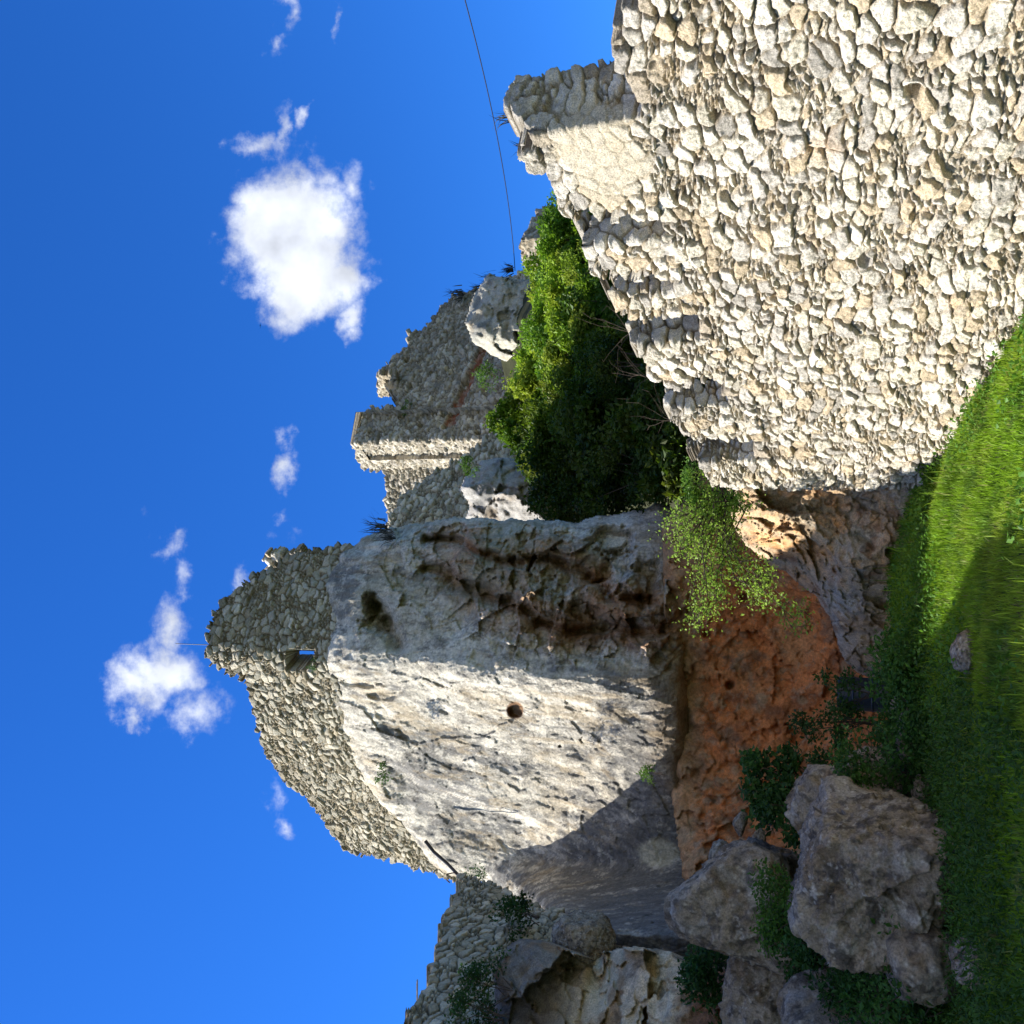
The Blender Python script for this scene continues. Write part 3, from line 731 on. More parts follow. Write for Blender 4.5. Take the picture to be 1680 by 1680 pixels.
# ------------------------------------------------------------------ boulders
def at_box(u0, u1, v0, v1, Y):
    c = P((u0 + u1) / 2, (v0 + v1) / 2, Y); e = P(u1, (v0 + v1) / 2, Y); t = P((u0 + u1) / 2, v0, Y)
    return c, abs(e[0] - c[0]), abs(t[2] - c[2])
BO = [  # name box Y depth seed label
    ((98, 338, 1316, 1590), 11.0, 1.0, 3, 'largest grey brown boulder, flat topped, standing in the grass', [(0.24, -.15, 1, .86), (0, -1, .25, .8), (1, -.15, .1, .84), (-1, -.1, .45, .86)]),
    ((106, 254, 1136, 1312), 13.4, .75, 15, 'rounded boulder perched above and left of the largest one', [(0, -1, 0, .85), (.7, 0, .7, .98), (-.9, 0, -.5, .95)]),
    ((276, 392, 1300, 1450), 13.2, .7, 8, 'boulder leaning right behind the flat topped big one', [(0, -1, .3, .8), (-.7, 0, .8, .72)]),
    ((160, 215, 1296, 1346), 12.4, .3, 9, 'small pale boulder wedged between the two bigger ones', None),
    ((-70, 44, 1320, 1500), 12.0, .8, 10, 'dark boulder cut off by the lower edge of the picture', None),
    ((380, 440, 1402, 1480), 14.5, .45, 21, 'low grey rock hugged by leaves at the foot of the red bank', None),
    ((578, 632, 1568, 1606), 10.4, .22, 22, 'small pale stone lying in the sunny grass', None),
    ((66, 118, 1570, 1640), 9.6, .25, 26, 'stone half sunk in the shaded grass', None),
    ((100, 160, 918, 984), 17.5, .4, 28, 'grey boulder stuck in the crevice beside the cliff foot', None),
    ((56, 150, 1450, 1560), 10.6, .4, 30, 'pale lumpy rock at the left foot of the largest boulder', None),
    ((-20, 90, 1200, 1330), 13.6, .6, 33, 'reddish boulder below the pale cracked rock mass', None),
]
for (u0, u1, v0, v1), Y, dp, sd_, lab, fl in BO:
    c, rx, rz = at_box(u0, u1, v0, v1, Y)
    o = boulder('boulder', c + np.array([0, dp * .5, 0]), (rx * 1.16, dp * 1.2, rz * 1.16), sd_, (.27, .235, .19), sub=7 if rx > .6 else 6 if rx > .3 else 5, flat=fl, rough=.07)
    tag(o, lab, 'boulder')
r3 = np.random.default_rng(77)
for k, (u, v, Y, lab) in enumerate([(262, 1470, 14, 'stone between the largest boulder and the low grey rock'), (330, 1450, 16, 'stone behind the right shoulder of the largest boulder'), (430, 1486, 14.2, 'loose stone just under the low grey rock'),
        (468, 1492, 13.6, 'loose stone in the nettles before the hollow'), (385, 1512, 12.6, 'brown stone at the right foot of the largest boulder'), (500, 1475, 16.5, 'stone at the mouth of the red hollow'),
        (270, 1180, 20, 'stone stuck in the red bank right above the perched boulder'), (330, 1215, 22, 'large fallen stone where the red bank meets the cliff foot'), (300, 1245, 21, 'stone on the red bank behind the perched boulder'),
        (350, 1250, 22.5, 'pale stone in the red bank left of the dark shrub'), (240, 1240, 19.5, 'stone peeking over the perched boulder')]):
    rr0 = r3.uniform(.10, .24) * (1.3 if Y > 18 else 1)
    o = boulder('loose_stone', P(u, v, Y), (rr0 * r3.uniform(.9, 1.5), rr0, rr0 * r3.uniform(.6, .9)), 200 + k, (.27, .23, .18), sub=4)
    tag(o, lab, 'stone', 'loose stones below the red bank')
# unseen continuation of the outcrop to the left; it throws the shade over the boulders and the grass
o = boulder('boulder', (-13.4, 10.2, 4.6), (3.8, 5.7, 4.2), 41, (.35, .32, .27), sub=6, planes=0, rough=.07)
tag(o, 'great rock mass left of the boulders outside the picture', 'boulder')

# ------------------------------------------------------------------ far castle
fa = P(1270, 700, 60)[:2]; fb = P(957, 700, 51)[:2]; fc = P(914, 700, 55.5)[:2]; fd_ = P(770, 700, 58)[:2]
out_f = [(770, 640), (800, 638), (850, 634), (905, 630), (912, 596), (930, 586), (950, 580), (980, 590), (1012, 600), (1017, 654), (1040, 640), (1068, 620), (1090, 640), (1108, 664), (1135, 672), (1137, 690), (1150, 702),
         (1165, 710), (1190, 735), (1200, 762), (1218, 800), (1235, 860), (1250, 980), (770, 900)]
def fcol(c, col):
    a = c['hit'](985, 738); b = c['hit'](1105, 792)
    d = polydist(c['s'] + .25 * fbm(c['p3'], 1.2, 3), c['z'] + .25 * fbm(c['p3'], 1.2, 3, seed=2), [a, b], False)
    col = mixc(col, (.27, .085, .045), sst(.34, .16, d + .35 * fbm(c['p3'], 2.2, 4, .7, seed=8)) * (.45 + .5 * _R[(np.abs(c['e'] * 0 + c['s'] * 3).astype(int) * 31 + (c['z'] * 4).astype(int)) & 4095][..., 1]))
    col = mixc(col, (.18, .16, .13), sst(.1, .4, fbm(c['p3'], .35, 4, .6)) * .5)
    return col
def fex(c, h):
    a = c['hit'](985, 738); b = c['hit'](1105, 792)
    d = polydist(c['s'], c['z'], [a, b], False)
    h = h - .25 * sst(.4, .2, d)
    rg = np.random.default_rng(4)
    for k in range(26):
        u, v = rg.uniform(960, 1180), rg.uniform(620, 800); s, z = c['hit'](u, v)
        h = h - .35 * sst(1.0, .5, np.hypot(c['s'] - s, c['z'] - z) / rg.uniform(.12, .28))
    return h
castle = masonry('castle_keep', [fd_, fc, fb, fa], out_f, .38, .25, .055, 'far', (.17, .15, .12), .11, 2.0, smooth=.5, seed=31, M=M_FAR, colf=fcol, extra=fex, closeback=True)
tag(castle, 'far castle keep in shade with one sunlit side and a red brick band', 'castle ruin')
mer = masonry('merlon', [P(1030, 640, 55.2)[:2], P(1068, 640, 52.6)[:2]], [(1018, 660), (1022, 640), (1030, 622), (1066, 618), (1069, 652)], .36, .25, .06, 'far', (.2, .17, .13), .08, .3, seed=37, M=M_FAR, parent=castle)

ra = P(780, 720, 41)[:2]; rb = P(1010, 800, 47)[:2]
out_m = [(780, 640), (815, 636), (845, 645), (868, 660), (890, 690), (905, 712), (918, 740), (935, 762), (955, 790), (985, 815), (1000, 835), (1000, 960), (780, 960)]
mw = masonry('retaining_wall', [ra, rb], out_m, .42, .27, .05, 'grey', (.14, .12, .09), .11, 1.5, seed=43, M=M_FAR, closeback=True)
tag(mw, 'dark curved rubble wall between the cliff edge and the sunlit keep', 'stone wall')
rr_ = masonry('ruined_wall', [P(1230, 870, 44.5)[:2], P(1288, 870, 43)[:2], P(1345, 870, 46)[:2]],
              [(1228, 900), (1240, 862), (1262, 850), (1280, 846), (1290, 862), (1310, 864), (1325, 876), (1340, 892), (1345, 980), (1228, 980)], .4, .27, .05, 'far', (.2, .17, .13), .1, 1.0, smooth=.4, seed=47, M=M_FAR, closeback=True)
tag(rr_, 'small ruined wall peeking over the bright green bushes', 'stone wall')

def simple_rock(name, poly, Y, ddu, colr, label, back=3, seed=0, M=M_ROCK, step=2, sc=.7):
    def dep(u, v): return Y + ddu(u, v)
    def dis(u, v, p, dm):
        f1, f2, ii = vor3(p * .8 + .3 * fbm(p, .8, 3, seed=seed)[..., None]); r = _R[ii]
        return sc * (-.7 * fbm(p, .5, 4, .55, seed=seed) + .7 * facets(p * .7, 1, .9, seed) + .2 * facets(p * 2, 1, .9, seed + 1)- .16 * fbm(p, 2, 5, .6, seed=seed, ridged=True))
    def cf(u, v, p, dm):
        c = np.empty(p.shape); c[:] = colr
        c = mixc(c, (.15, .16, .17), sst(.0, .4, fbm(p, .8, 5, .62, seed=seed + 1)) * .75)
        return mixc(c, (.30, .22, .13), sst(.05, .4, fbm(p, .6, 5, .6, seed=seed + 4)) * .5)
    o = rock(name, poly, dep, step, dis, cf, back=back, rnd=1.0, edge=6, M=M, closeback=True)
    return tag(o, label, 'rock')
simple_rock('limestone_crag', [(1232, 800), (1222, 850), (1225, 900), (1210, 960), (1090, 930), (1078, 868), (1085, 830), (1100, 800), (1120, 775), (1150, 762), (1200, 775)], 47,
            lambda u, v: .02 * (u - 1150) * -1 * sst(1150, 1080, u) + .012 * np.abs(u - 1120), (.42, .42, .38), 'pale grey crag between the far keep and the green bushes', back=5, seed=3)
simple_rock('limestone_crag', [(828, 760), (850, 770), (880, 752), (905, 765), (925, 790), (930, 830), (915, 880), (880, 900), (820, 900), (815, 820)], 38.5,
            lambda u, v: .015 * np.abs(u - 870), (.38, .38, .38), 'small whitish crag under the dark curved rubble wall', seed=6)

# ------------------------------------------------------------------ leaves, bushes, trees
def leaf_mesh(name, C, size, col, parent=None, M=None, up=.35, aspect=.55, seed=0, droop=None):
    """every leaf a small folded blade of two quads"""
    rg = np.random.default_rng(seed); n = len(C)
    a = rg.normal(size=(n, 3)); a[:, 2] *= .7
    if droop is not None: a += np.array(droop)
    a /= np.linalg.norm(a, axis=1)[:, None]
    b = rg.normal(size=(n, 3)); b[:, 2] += up * 2; b = np.cross(a, b); b /= np.linalg.norm(b, axis=1)[:, None] + 1e-9
    nn = np.cross(a, b)
    sz = (np.asarray(size) * rg.uniform(.6, 1.35, n))[:, None]
    tip = C + a * sz; mid = C + a * sz * .5
    l = mid + b * sz * aspect * .5 + nn * sz * .12; r = mid - b * sz * aspect * .5 + nn * sz * .12
    V = np.stack([C, l, tip, r], 1).reshape(-1, 3)
    f = np.arange(n * 4).reshape(n, 4)
    tris = np.concatenate([f[:, [0, 1, 2]], f[:, [0, 2, 3]]])
    cc = np.repeat(np.asarray(col) * (rg.uniform(.7, 1.3, n))[:, None], 4, 0)
    return link(name, make_mesh(name, V, tris, cc, smooth=False), parent, M or M_LEAF)
def empty(name, loc):
    o = bpy.data.objects.new(name, None); COL.objects.link(o); o.location = tuple(float(a) for a in loc); o.empty_display_size = .3
    return o
GREENS = np.array([(.20, .33, .016), (.15, .28, .014), (.25, .37, .02), (.10, .20, .015), (.30, .38, .03)])
def bush(name, base, h, rx, n, leaf, seed, label, cat, group=None, dark=1.0, trunk=True, clumps=26, lean=(0, 0), clr=.34, tint=None):
    rg = np.random.default_rng(seed); base = np.array(base, float)
    root = empty(name, base)
    tag(root, label, cat, group)
    cen = []; paths = []
    lim = []
    top = np.array([lean[0], lean[1], h * .45])
    for k in range(clumps):
        d = rg.normal(size=3); d[2] = abs(d[2]) * 1.1 - .35; d /= np.linalg.norm(d)
        rad = rg.uniform(.45, 1.0) ** .6
        c = np.array([d[0] * rx, d[1] * rx, d[2] * h * .55]) * rad + np.array([lean[0], lean[1], h * .5])
        cen.append(c)
        if k % 2 == 0:
            m1 = c * .4 + rg.normal(size=3) * .08 * rx; m1[2] = c[2] * .55
            paths.append(([np.zeros(3) + rg.normal(size=3) * .04, m1, c], [.035 * h / 3, .022 * h / 3, .006]))
    cen = np.array(cen); w = rg.uniform(.5, 1.4, clumps); w /= w.sum()
    k = rg.choice(clumps, n, p=w)
    g = rg.normal(size=(n, 3)); g /= np.linalg.norm(g, axis=1)[:, None]
    rr = rg.uniform(.15, 1, n) ** .5
    C = cen[k] + g * (rr * rx * clr * (.7 + .6 * rg.random(clumps)[k]))[:, None] * np.array([1, 1, .8])
    base_c = GREENS[rg.integers(0, 5, clumps)] if tint is None else np.array([tint] * clumps) * rg.uniform(.75, 1.25, clumps)[:, None]
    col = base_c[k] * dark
    leaf_mesh('foliage', C, leaf, col, root, seed=seed)
    if trunk:
        V, Fc = tube(paths, 4); link('branches', make_mesh('branches', V, Fc), root, M_BARK)
    return root
HB = [ # u, v (crown centre), Y, height m, radius m, leaves, shade painted as leaf darkness
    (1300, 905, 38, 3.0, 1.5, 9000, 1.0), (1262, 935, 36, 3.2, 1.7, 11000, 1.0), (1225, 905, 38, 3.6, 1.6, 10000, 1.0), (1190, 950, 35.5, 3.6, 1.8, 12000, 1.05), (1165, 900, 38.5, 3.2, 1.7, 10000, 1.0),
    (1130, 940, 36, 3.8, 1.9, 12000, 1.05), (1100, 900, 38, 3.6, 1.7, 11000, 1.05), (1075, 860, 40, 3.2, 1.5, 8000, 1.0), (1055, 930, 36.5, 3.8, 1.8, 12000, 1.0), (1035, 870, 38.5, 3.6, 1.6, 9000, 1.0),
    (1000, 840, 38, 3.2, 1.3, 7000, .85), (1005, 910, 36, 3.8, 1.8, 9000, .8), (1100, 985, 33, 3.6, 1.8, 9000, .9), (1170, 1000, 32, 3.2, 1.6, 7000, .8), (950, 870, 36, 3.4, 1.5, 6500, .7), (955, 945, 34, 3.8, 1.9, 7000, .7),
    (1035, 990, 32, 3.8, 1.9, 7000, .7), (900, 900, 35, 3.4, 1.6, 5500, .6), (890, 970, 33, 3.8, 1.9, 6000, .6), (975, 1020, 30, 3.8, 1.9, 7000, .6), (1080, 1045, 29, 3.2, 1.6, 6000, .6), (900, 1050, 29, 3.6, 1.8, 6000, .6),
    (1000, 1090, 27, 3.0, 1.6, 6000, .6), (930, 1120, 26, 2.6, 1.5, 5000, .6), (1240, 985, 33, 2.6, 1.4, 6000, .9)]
WHERE = ['bright bush next to the small ruined wall', 'bright bush half hidden by the stepped wall top, nearest the small ruin', 'leafy bush below the grass tufts right of the crag', 'dense sunny bush in the middle of the upper slope above the wall',
         'sunny bush touching the right side of the pale crag', 'wide sunny bush below the pale crag', 'sunny bush directly under the pale crag', 'sunny bush between crag and keep foot', 'yellow green bush on the sunny slope, left of the wide one',
         'bright bush at the foot of the far keep', 'bush in half shade left of the keep foot', 'bush where sunlight ends above the dark gully', 'bush in half shade just above the wall steps', 'low bush behind the third wall step',
         'dark bush under the retaining wall', 'dark bush at the gully edge below the whitish crag', 'shaded bush halfway down the gully, by the wall', 'dark bush right of the whitish crag foot', 'dark bush against the cliff edge',
         'shaded bush in the middle of the gully', 'shaded bush close behind the wall steps', 'dark bush low against the cliff', 'lowest bush in the gully bottom', 'little dark bush above the wall corner', 'sunny bush just over the highest lit step']
for i, (u, v, Y, h, rx, n, shade_mul) in enumerate(HB):
    c = P(u, v + (38 if v < 920 else 12), Y); b = c - np.array([0, 0, h * .5])
    bush('hillside_bush', b, h, rx, int(n * .8), .12 + .09 * _R[i * 7][0], 100 + i, WHERE[i], 'bush', 'bushes on the slope below the keep', dark=max(.2, 1.8 * shade_mul - .8), clumps=24, clr=.29)

# hanging bush in front of the red bank
hb = empty('hanging_shrub', P(850, 1180, 16.2))
tag(hb, 'light green shrub hanging over the orange rock and the red bank', 'shrub')
rg = np.random.default_rng(5); o0 = P(850, 1180, 16.2)
LN = [[(872, 1190), (840, 1175), (800, 1165), (760, 1150), (700, 1148), (655, 1140)], [(870, 1195), (830, 1205), (790, 1195), (740, 1215), (700, 1260), (672, 1300), (655, 1325)],
      [(872, 1185), (850, 1150), (840, 1120), (820, 1100)], [(868, 1190), (820, 1190), (770, 1175), (730, 1180), (690, 1190), (665, 1145)], [(880, 1190), (865, 1170), (880, 1150), (895, 1135)],
      [(870, 1192), (845, 1195), (800, 1180), (775, 1210), (750, 1240), (725, 1262)], [(872, 1190), (835, 1150), (795, 1125), (770, 1120)], [(868, 1186), (850, 1200), (850, 1215)], [(860, 1180), (800, 1150), (745, 1155), (705, 1170)],
      [(872, 1190), (810, 1178), (750, 1190), (720, 1225), (690, 1245)]]
paths = []; C = []
for j, lnn in enumerate(LN):
    for rep in range(3):
        pts = [P(u + rg.normal() * 9, v + rg.normal() * 9, 16.4 - .25 * k_ + rg.normal() * .15) - o0 for k_, (u, v) in enumerate(lnn)]
        paths.append((pts, list(np.linspace(.016, .003, len(pts)))))
        pts = np.array(pts)
        for t in np.linspace(.12, 1, 42):
            x = t * (len(pts) - 1); i = min(int(x), len(pts) - 2); c = pts[i] + (pts[i + 1] - pts[i]) * (x - i)
            if rg.random() < .3:
                e = c + rg.normal(size=3) * .13; paths.append(([c, e], [.004, .002])); c = e
            C.append(c + rg.normal(size=(5, 3)) * .08)
C = np.concatenate(C)
leaf_mesh('foliage', C, .055, np.array([(.28, .42, .05)] * len(C)), hb, seed=3)
V, Fc = tube(paths, 4); link('branches', make_mesh('branches', V, Fc), hb, M_BARK)

# plants around boulders and in the cave mouth
PL = [(390, 1290, 14.2, 1.3, .5, 1500, .10, 'dark broad leaved shrub in front of the red bank', (.045, .11, .02)), (355, 1330, 13.9, 1.2, .5, 1400, .09, 'lower dark shrub beside the leaning boulder', (.045, .11, .02)),
      (500, 1370, 17.5, 1.2, .45, 900, .07, 'spindly plant in the dark red hollow', (.05, .11, .02)), (545, 1395, 18, .9, .45, 900, .07, 'leafy plant near the blue drum', (.05, .12, .02)),
      (440, 1380, 17, 1.0, .5, 1000, .07, 'small plant low on the red bank', (.05, .11, .02)),
      (190, 1300, 12.6, .9, .5, 1600, .06, 'grassy plant between the two upper boulders', (.08, .18, .02)), (140, 1330, 12.9, 1.0, .55, 2200, .07, 'leafy plant under the perched boulder', (.05, .13, .02)),
      (95, 1200, 14.6, 1.3, .6, 2200, .08, 'dark plant beside the cliff outcrop', (.04, .11, .02)),
      (120, 1400, 12.0, 1.2, .7, 3000, .07, 'dark weeds left of the largest boulder', (.045, .12, .02)), (70, 1500, 10.8, 1.0, .8, 3500, .07, 'weeds at the left foot of the largest boulder', (.05, .13, .02)),
      (410, 1440, 13.0, .8, .6, 2500, .06, 'weeds around the low grey rock', (.06, .14, .02)), (480, 1500, 13.4, 1.0, .9, 5000, .07, 'nettle patch in shade before the hollow', (.05, .13, .02)),
      (560, 1520, 13.6, 1.0, .9, 5000, .07, 'nettle patch where shade meets sun', (.06, .15, .02)), (640, 1548, 14.2, .6, .8, 5500, .07, 'sunny weeds at the foot of the orange rock', (.10, .20, .02)),
      (720, 1556, 14.4, .6, .8, 5500, .065, 'tall green weeds along the orange rock', (.09, .19, .02)), (790, 1558, 14.6, .6, .8, 5500, .065, 'dark green weeds near the wall corner', (.09, .19, .02)),
      (850, 1545, 14.8, .55, .6, 4500, .065, 'weeds right at the wall corner', (.10, .20, .02)),
      (410, 628, 25.9, .35, .3, 300, .07, 'little green plant at the head of the cliff ledge', (.06, .13, .02)), (412, 1068, 24.0, .5, .25, 350, .06, 'small green tuft low on the cliff face', (.10, .20, .02)),
      (1008, 672, 52.3, .8, .5, 400, .13, 'lone green shrub growing on the keep wall', (.14, .24, .03)), (1062, 800, 46, .9, .7, 600, .12, 'green tuft left of the pale crag', (.10, .2, .02)),
      (230, 780, 25.2, .8, .5, 900, .06, 'dark green plant where wall meets cliff', (.04, .10, .02)), (178, 850, 20.0, 1.0, .4, 900, .08, 'dark ivy in the crevice under the sloping wall', (.03, .08, .015)),
      (60, 800, 15.8, .9, .5, 1200, .06, 'dark grass clump on the pale rock mass', (.04, .10, .02)), (20, 780, 15.4, 1.0, .5, 1200, .06, 'leafy clump at the wall foot by the picture edge', (.05, .11, .02)),
      (895, 1140, 15.9, .45, .3, 900, .05, 'fresh green sprig on the wall corner', (.10, .2, .02)), (915, 775, 37.6, .7, .5, 500, .1, 'green tuft above the whitish crag', (.08, .16, .02)),
      (1618, 1065, 8.85, .16, .09, 160, .028, 'tiny plant tucked under the near wall top', (.07, .13, .02)), (590, 515, 25.8, .3, .2, 160, .05, 'green plant in the tower window', (.05, .12, .02))]
for i, (u, v, Y, h, rx, n, lf, lab, tn) in enumerate(PL):
    c = P(u, v, Y)
    bush('wild_plant', c - np.array([0, 0, h * .5]), h, rx, n, lf, 300 + i, lab, 'plant', clumps=14, tint=tn, clr=.42)

# ------------------------------------------------------------------ grass
def blades(name, x, y, z, hgt, wid, col, seed=0, M=None, lean=.35, parent=None):
    rg = np.random.default_rng(seed); n = len(x)
    th = rg.uniform(0, 2 * math.pi, n); ln = rg.normal(0, lean, n) * hgt + .1 * hgt
    dx, dy = np.cos(th) * ln, np.sin(th) * ln
    ph = rg.uniform(0, math.pi, n); wx, wy = np.cos(ph) * wid, np.sin(ph) * wid
    B0 = np.stack([x - wx, y - wy, z], -1); B1 = np.stack([x + wx, y + wy, z], -1)
    m_ = np.stack([x + dx * .35, y + dy * .35, z + hgt * .6], -1); w3 = np.stack([wx, wy, wx * 0], -1) * .7
    T = np.stack([x + dx, y + dy, z + hgt * .98], -1)
    V = np.stack([B0, B1, m_ + w3, m_ - w3, T], 1).reshape(-1, 3)
    i = np.arange(n)[:, None] * 5
    cc = np.repeat(col, 5, 0)
    return link(name, make_mesh(name, V, [i + np.array([[0, 1, 2, 3]]), i + np.array([[3, 2, 4]])], cc, smooth=False), parent, M or M_GRASS)
rg = np.random.default_rng(12)
n = 430000
yy = 4.5 + 13.0 * rg.random(n) ** .85; xx = (rg.random(n) * 1.12 - .60) * (yy * 1.05 + .5)
s_side = (xx - A[0]) * (-dirv[1]) + (yy - A[1]) * dirv[0]
okk = (s_side < -.02) | (yy > A[1])
xx, yy = xx[okk], yy[okk]
q = np.stack([xx, yy, xx * 0], -1)
dn = fbm(q, .8, 3, seed=9)
kp = rg.random(len(xx)) < .75 + .5 * dn
xx, yy, q, dn = xx[kp], yy[kp], q[kp], dn[kp]
hh = (.065 + .05 * sst(-.2, .5, fbm(q, .6, 3, seed=4))) * rg.uniform(.5, 1.5, len(xx)) * (1 + .6 * sst(13, 16, yy))
tall = rg.random(len(xx)) < .015; hh = np.where(tall, hh * 2.2, hh)
gcol = np.empty((len(xx), 3)); gcol[:] = (.19, .33, .014)
gcol = mixc(gcol, (.27, .37, .03), sst(-.1, .4, fbm(q, .9, 3, seed=5)) * .8)
gcol = mixc(gcol, (.30, .28, .10), (rg.random(len(xx)) < .05) * .8)
gcol = mixc(gcol, (.09, .19, .02), sst(.0, .35, fbm(q, 1.7, 4, .6, seed=15)) * .8)
gcol = mixc(gcol, (.30, .26, .12), sst(.22, .4, fbm(q, 1.1, 4, .6, seed=25)) * .6)
gcol *= rg.uniform(.65, 1.3, len(xx))[:, None]
gr = blades('grass', xx, yy, ground_z(xx, yy) - .01, hh, .0048 * rg.uniform(.6, 1.4, len(xx)) + .0002 * yy, gcol)
tag(gr, 'green meadow grass at the foot of wall and boulders', 'grass', kind='stuff')
nb = 70000  # dark leaves added to deepen the shade on the left of the meadow
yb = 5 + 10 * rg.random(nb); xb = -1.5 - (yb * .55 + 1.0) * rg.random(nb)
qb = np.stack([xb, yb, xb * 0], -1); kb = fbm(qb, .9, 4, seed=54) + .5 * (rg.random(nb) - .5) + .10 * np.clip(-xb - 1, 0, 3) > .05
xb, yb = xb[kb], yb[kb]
shade_weeds = leaf_mesh('weeds', np.stack([xb, yb, ground_z(xb, yb) + .02 + .24 * rg.random(len(xb)) ** 1.5], -1), .055, np.array([(.055, .125, .016)] * len(xb)), up=.8, aspect=.45, seed=18, droop=(0, 0, .6))
tag(shade_weeds, 'leafy weeds, dark colour standing for shade, mixed into the grass in front of the boulders', 'weeds', kind='stuff')
# clover and broad leaved ground cover in the grass
n = 60000
yy = 5 + 12.5 * rg.random(n) ** .8; xx = (rg.random(n) * 1.1 - .58) * (yy * 1.05 + .5)
q = np.stack([xx, yy, xx * 0], -1)
s_side = (xx - A[0]) * (-dirv[1]) + (yy - A[1]) * dirv[0]
kp = (fbm(q, .7, 4, seed=14) + .25 * sst(12, 15, yy) > .05) & ((s_side < -.05) | (yy > A[1]))
xx, yy = xx[kp], yy[kp]
Cc = np.stack([xx, yy, ground_z(xx, yy) + rg.uniform(.02, .20, len(xx))], -1)
gcv = leaf_mesh('ground_cover', Cc, .05, np.array([(.10, .22, .02)] * len(Cc)), up=1.2, aspect=.8, seed=8)
tag(gcv, 'clover and small leafy weeds among the grass', 'ground cover', kind='stuff')

# tufts of dry grass on rims
TF = [(815, 628, 26.4, .75, 'dry grass tuft on the cliff rim beside the tower'), (800, 640, 26.3, .5, 'shorter dry grass tuft on the cliff rim'), (1198, 755, 56.5, 1.1, 'dry grass tuft on the keep slope, lowest one'), (1222, 808, 52.0, .9, 'dry grass tuft above the pale crag'),
      (1238, 838, 50.0, .7, 'dry grass tuft next to the small ruined wall'), (1205, 790, 53, .8, 'small dry grass tuft above the pale crag'), (1488, 832, 10.0, .22, 'thin grass stems on the highest wall step'), (1440, 862, 10.5, .18, 'few grass stems on the wall top, left of the highest step')]
for i, (u, v, Y, h, lab) in enumerate(TF):
    c = P(u, v, Y) - np.array([0, 0, h * .15]); n = 42 if h > .3 else 16; r2 = np.random.default_rng(50 + i)
    o = blades('grass_tuft', r2.normal(0, h * .16, n), r2.normal(0, h * .16, n), np.zeros(n), h * r2.uniform(.5, 1.2, n), np.full(n, .0006 * Y), np.ones((n, 3)), seed=i, M=M_DRY, lean=.45)
    o.location = tuple(c); tag(o, lab, 'grass tuft', 'dry grass tufts on the rims')

# bare twigs sticking out over the wall steps
for i, (u, v, Y, lab) in enumerate([(1020, 1045, 17, 'bare grey twig bending over the lower wall steps'), (1090, 1005, 16.5, 'bare budding twig over the middle wall steps'), (1165, 975, 15.5, 'thin leafless twig over the upper wall steps')]):
    r2 = np.random.default_rng(80 + i); b = P(u - 30, v + 60, Y); pths = []
    for k in range(5):
        p0 = np.zeros(3); d = np.array([r2.normal() * .35, .0, 1.0]); pts = [p0]
        for s_ in range(4):
            d = d + r2.normal(size=3) * .22; d /= np.linalg.norm(d); pts.append(pts[-1] + d * .17)
            if r2.random() < .7: pths.append(([pts[-1], pts[-1] + (d + r2.normal(size=3) * .6) * .13], [.004, .002]))
        pths.append((pts, list(np.linspace(.006, .002, 5))))
    V, Fc = tube(pths, 4); o = link('twig', make_mesh('twig', V, Fc), None, M_BARK); o.location = tuple(b); tag(o, lab, 'twig')

# ------------------------------------------------------------------ small things
def cable(name, a, b, sag, r, label, cat, M=M_DARK, n=24):
    a = np.array(a); b = np.array(b); pts = [a + (b - a) * t - np.array([0, 0, 1]) * sag * 4 * t * (1 - t) for t in np.linspace(0, 1, n)]
    V, Fc = tube([(pts, [r] * n)], 5); o = link(name, make_mesh(name, V, Fc), None, M); tag(o, label, cat); return o
cable('overhead_cable', P(1236, 845, 50), P(1720, 752, 30), .35, .02, 'thin black cable crossing the sky to the far ruins', 'cable')
cable('lightning_rod', P(622, 345, 26.1), P(624, 288, 26.1), 0, .012, 'thin metal rod standing on the tower top', 'rod', n=3)
pp = [P(300, 698, 28.7), P(282, 712, 28.6), P(262, 735, 28.3), P(240, 756, 27.6)]
V, Fc = tube([(pp, [.055] * 4)], 6); o = link('drain_pipe', make_mesh('drain_pipe', V, Fc), None, M_DARK); tag(o, 'black pipe running down the rock below the tower wall', 'pipe')
pts = [P(232, 738, 27.5), P(236, 733, 27.5), P(246, 733, 27.5), P(248, 745, 27.5), P(242, 757, 27.5), P(236, 757, 27.5)]
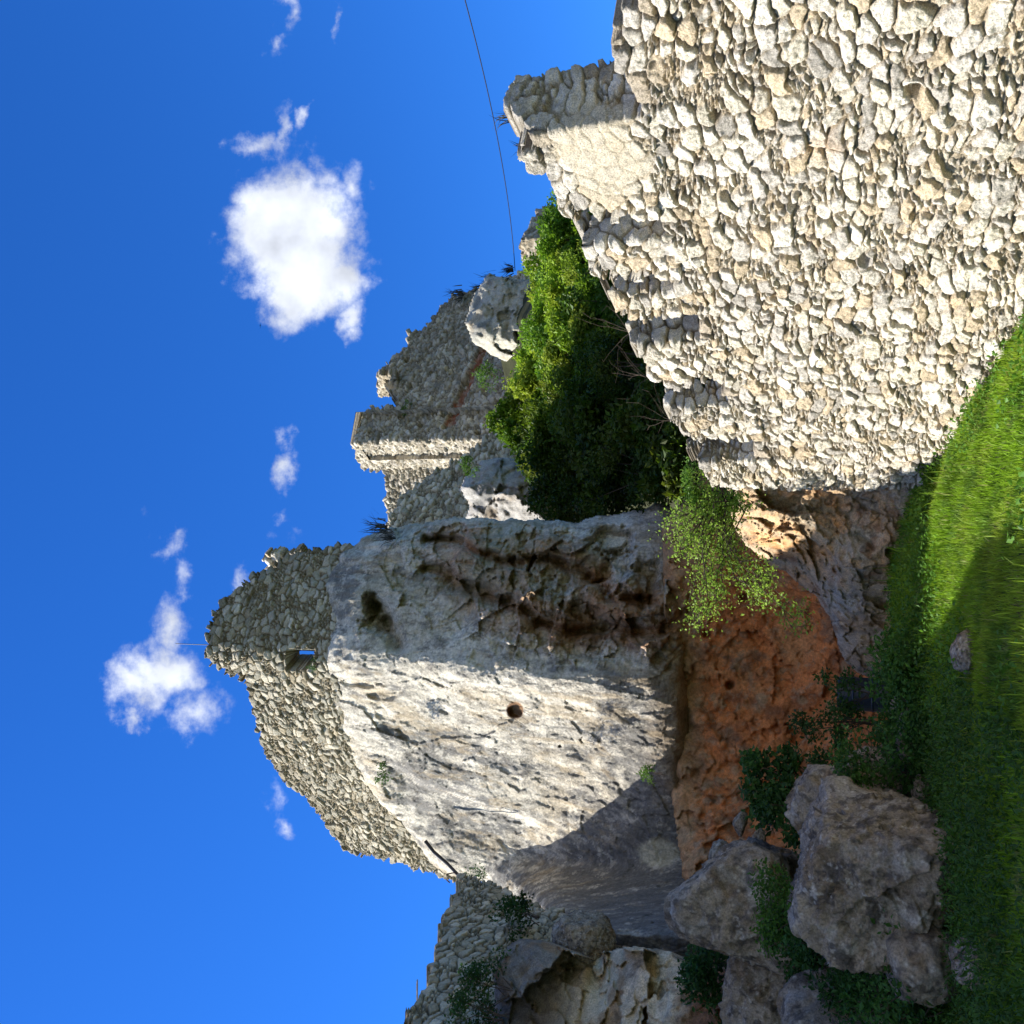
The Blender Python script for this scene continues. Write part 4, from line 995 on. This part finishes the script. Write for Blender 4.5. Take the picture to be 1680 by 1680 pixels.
V, Fc = tube([(pts, [.02] * 6)], 5); o = link('iron_bracket', make_mesh('iron_bracket', V, Fc), None, M_IRON); tag(o, 'small rusty iron bracket at the end of the black pipe', 'bracket')
# bird
c = P(1146, 427, 70); bmv = []; 
V = np.array([(-.22, 0, .0), (0, .1, .03), (.22, 0, 0), (0, -.07, .03), (-.5, .05, .16), (.5, .05, .12), (0, .0, -.06), (-.28, .12, .07), (.28, .12, .07)])
Fc = np.array([(0, 1, 6), (1, 2, 6), (2, 3, 6), (3, 0, 6), (0, 4, 7), (2, 8, 5), (0, 7, 1), (2, 1, 8), (0, 3, 1), (3, 2, 1)])
o = link('bird', make_mesh('bird', V * .6, Fc), None, M_BIRD); o.location = tuple(c); tag(o, 'tiny dark bird flying below the big cloud', 'bird')
# blue drum in the hollow
bm = bmesh.new()
prof = [(0, 0), (.28, 0), (.30, .03), (.30, .28), (.315, .30), (.30, .32), (.30, .6), (.315, .62), (.30, .64), (.30, .86), (.28, .9), (.0, .9)]
vs = []
for r, z in prof:
    vs.append([bm.verts.new((r * math.cos(k / 24 * 2 * math.pi), r * math.sin(k / 24 * 2 * math.pi), z)) for k in range(24)] if r else [bm.verts.new((0, 0, z))])
for a, b in zip(vs[:-1], vs[1:]):
    for k in range(24):
        k2 = (k + 1) % 24
        f = [a[k % len(a)], a[k2 % len(a)], b[k2 % len(b)], b[k % len(b)]]; f = list(dict.fromkeys(f))
        if len(f) > 2: bm.faces.new(f)
me = bpy.data.meshes.new('plastic_drum'); bm.to_mesh(me); bm.free()
o = link('plastic_drum', me, None, M_BLUE); o.location = tuple(P(538, 1462, 19.5)); tag(o, 'dark blue drum half hidden behind the orange rock', 'drum')
# bird nest twigs in the round hole
V, Fc = tube([([P(505 + 7 * i, 838 + (i % 3) * 5, 25.7), P(488 + 9 * i, 862 + i * 4, 25.2)], [.006, .004]) for i in range(5)], 4)
o = link('dry_twigs', make_mesh('dry_twigs', V, Fc), None, M_BARK); tag(o, 'dry twigs hanging below the round hole in the cliff', 'twigs')
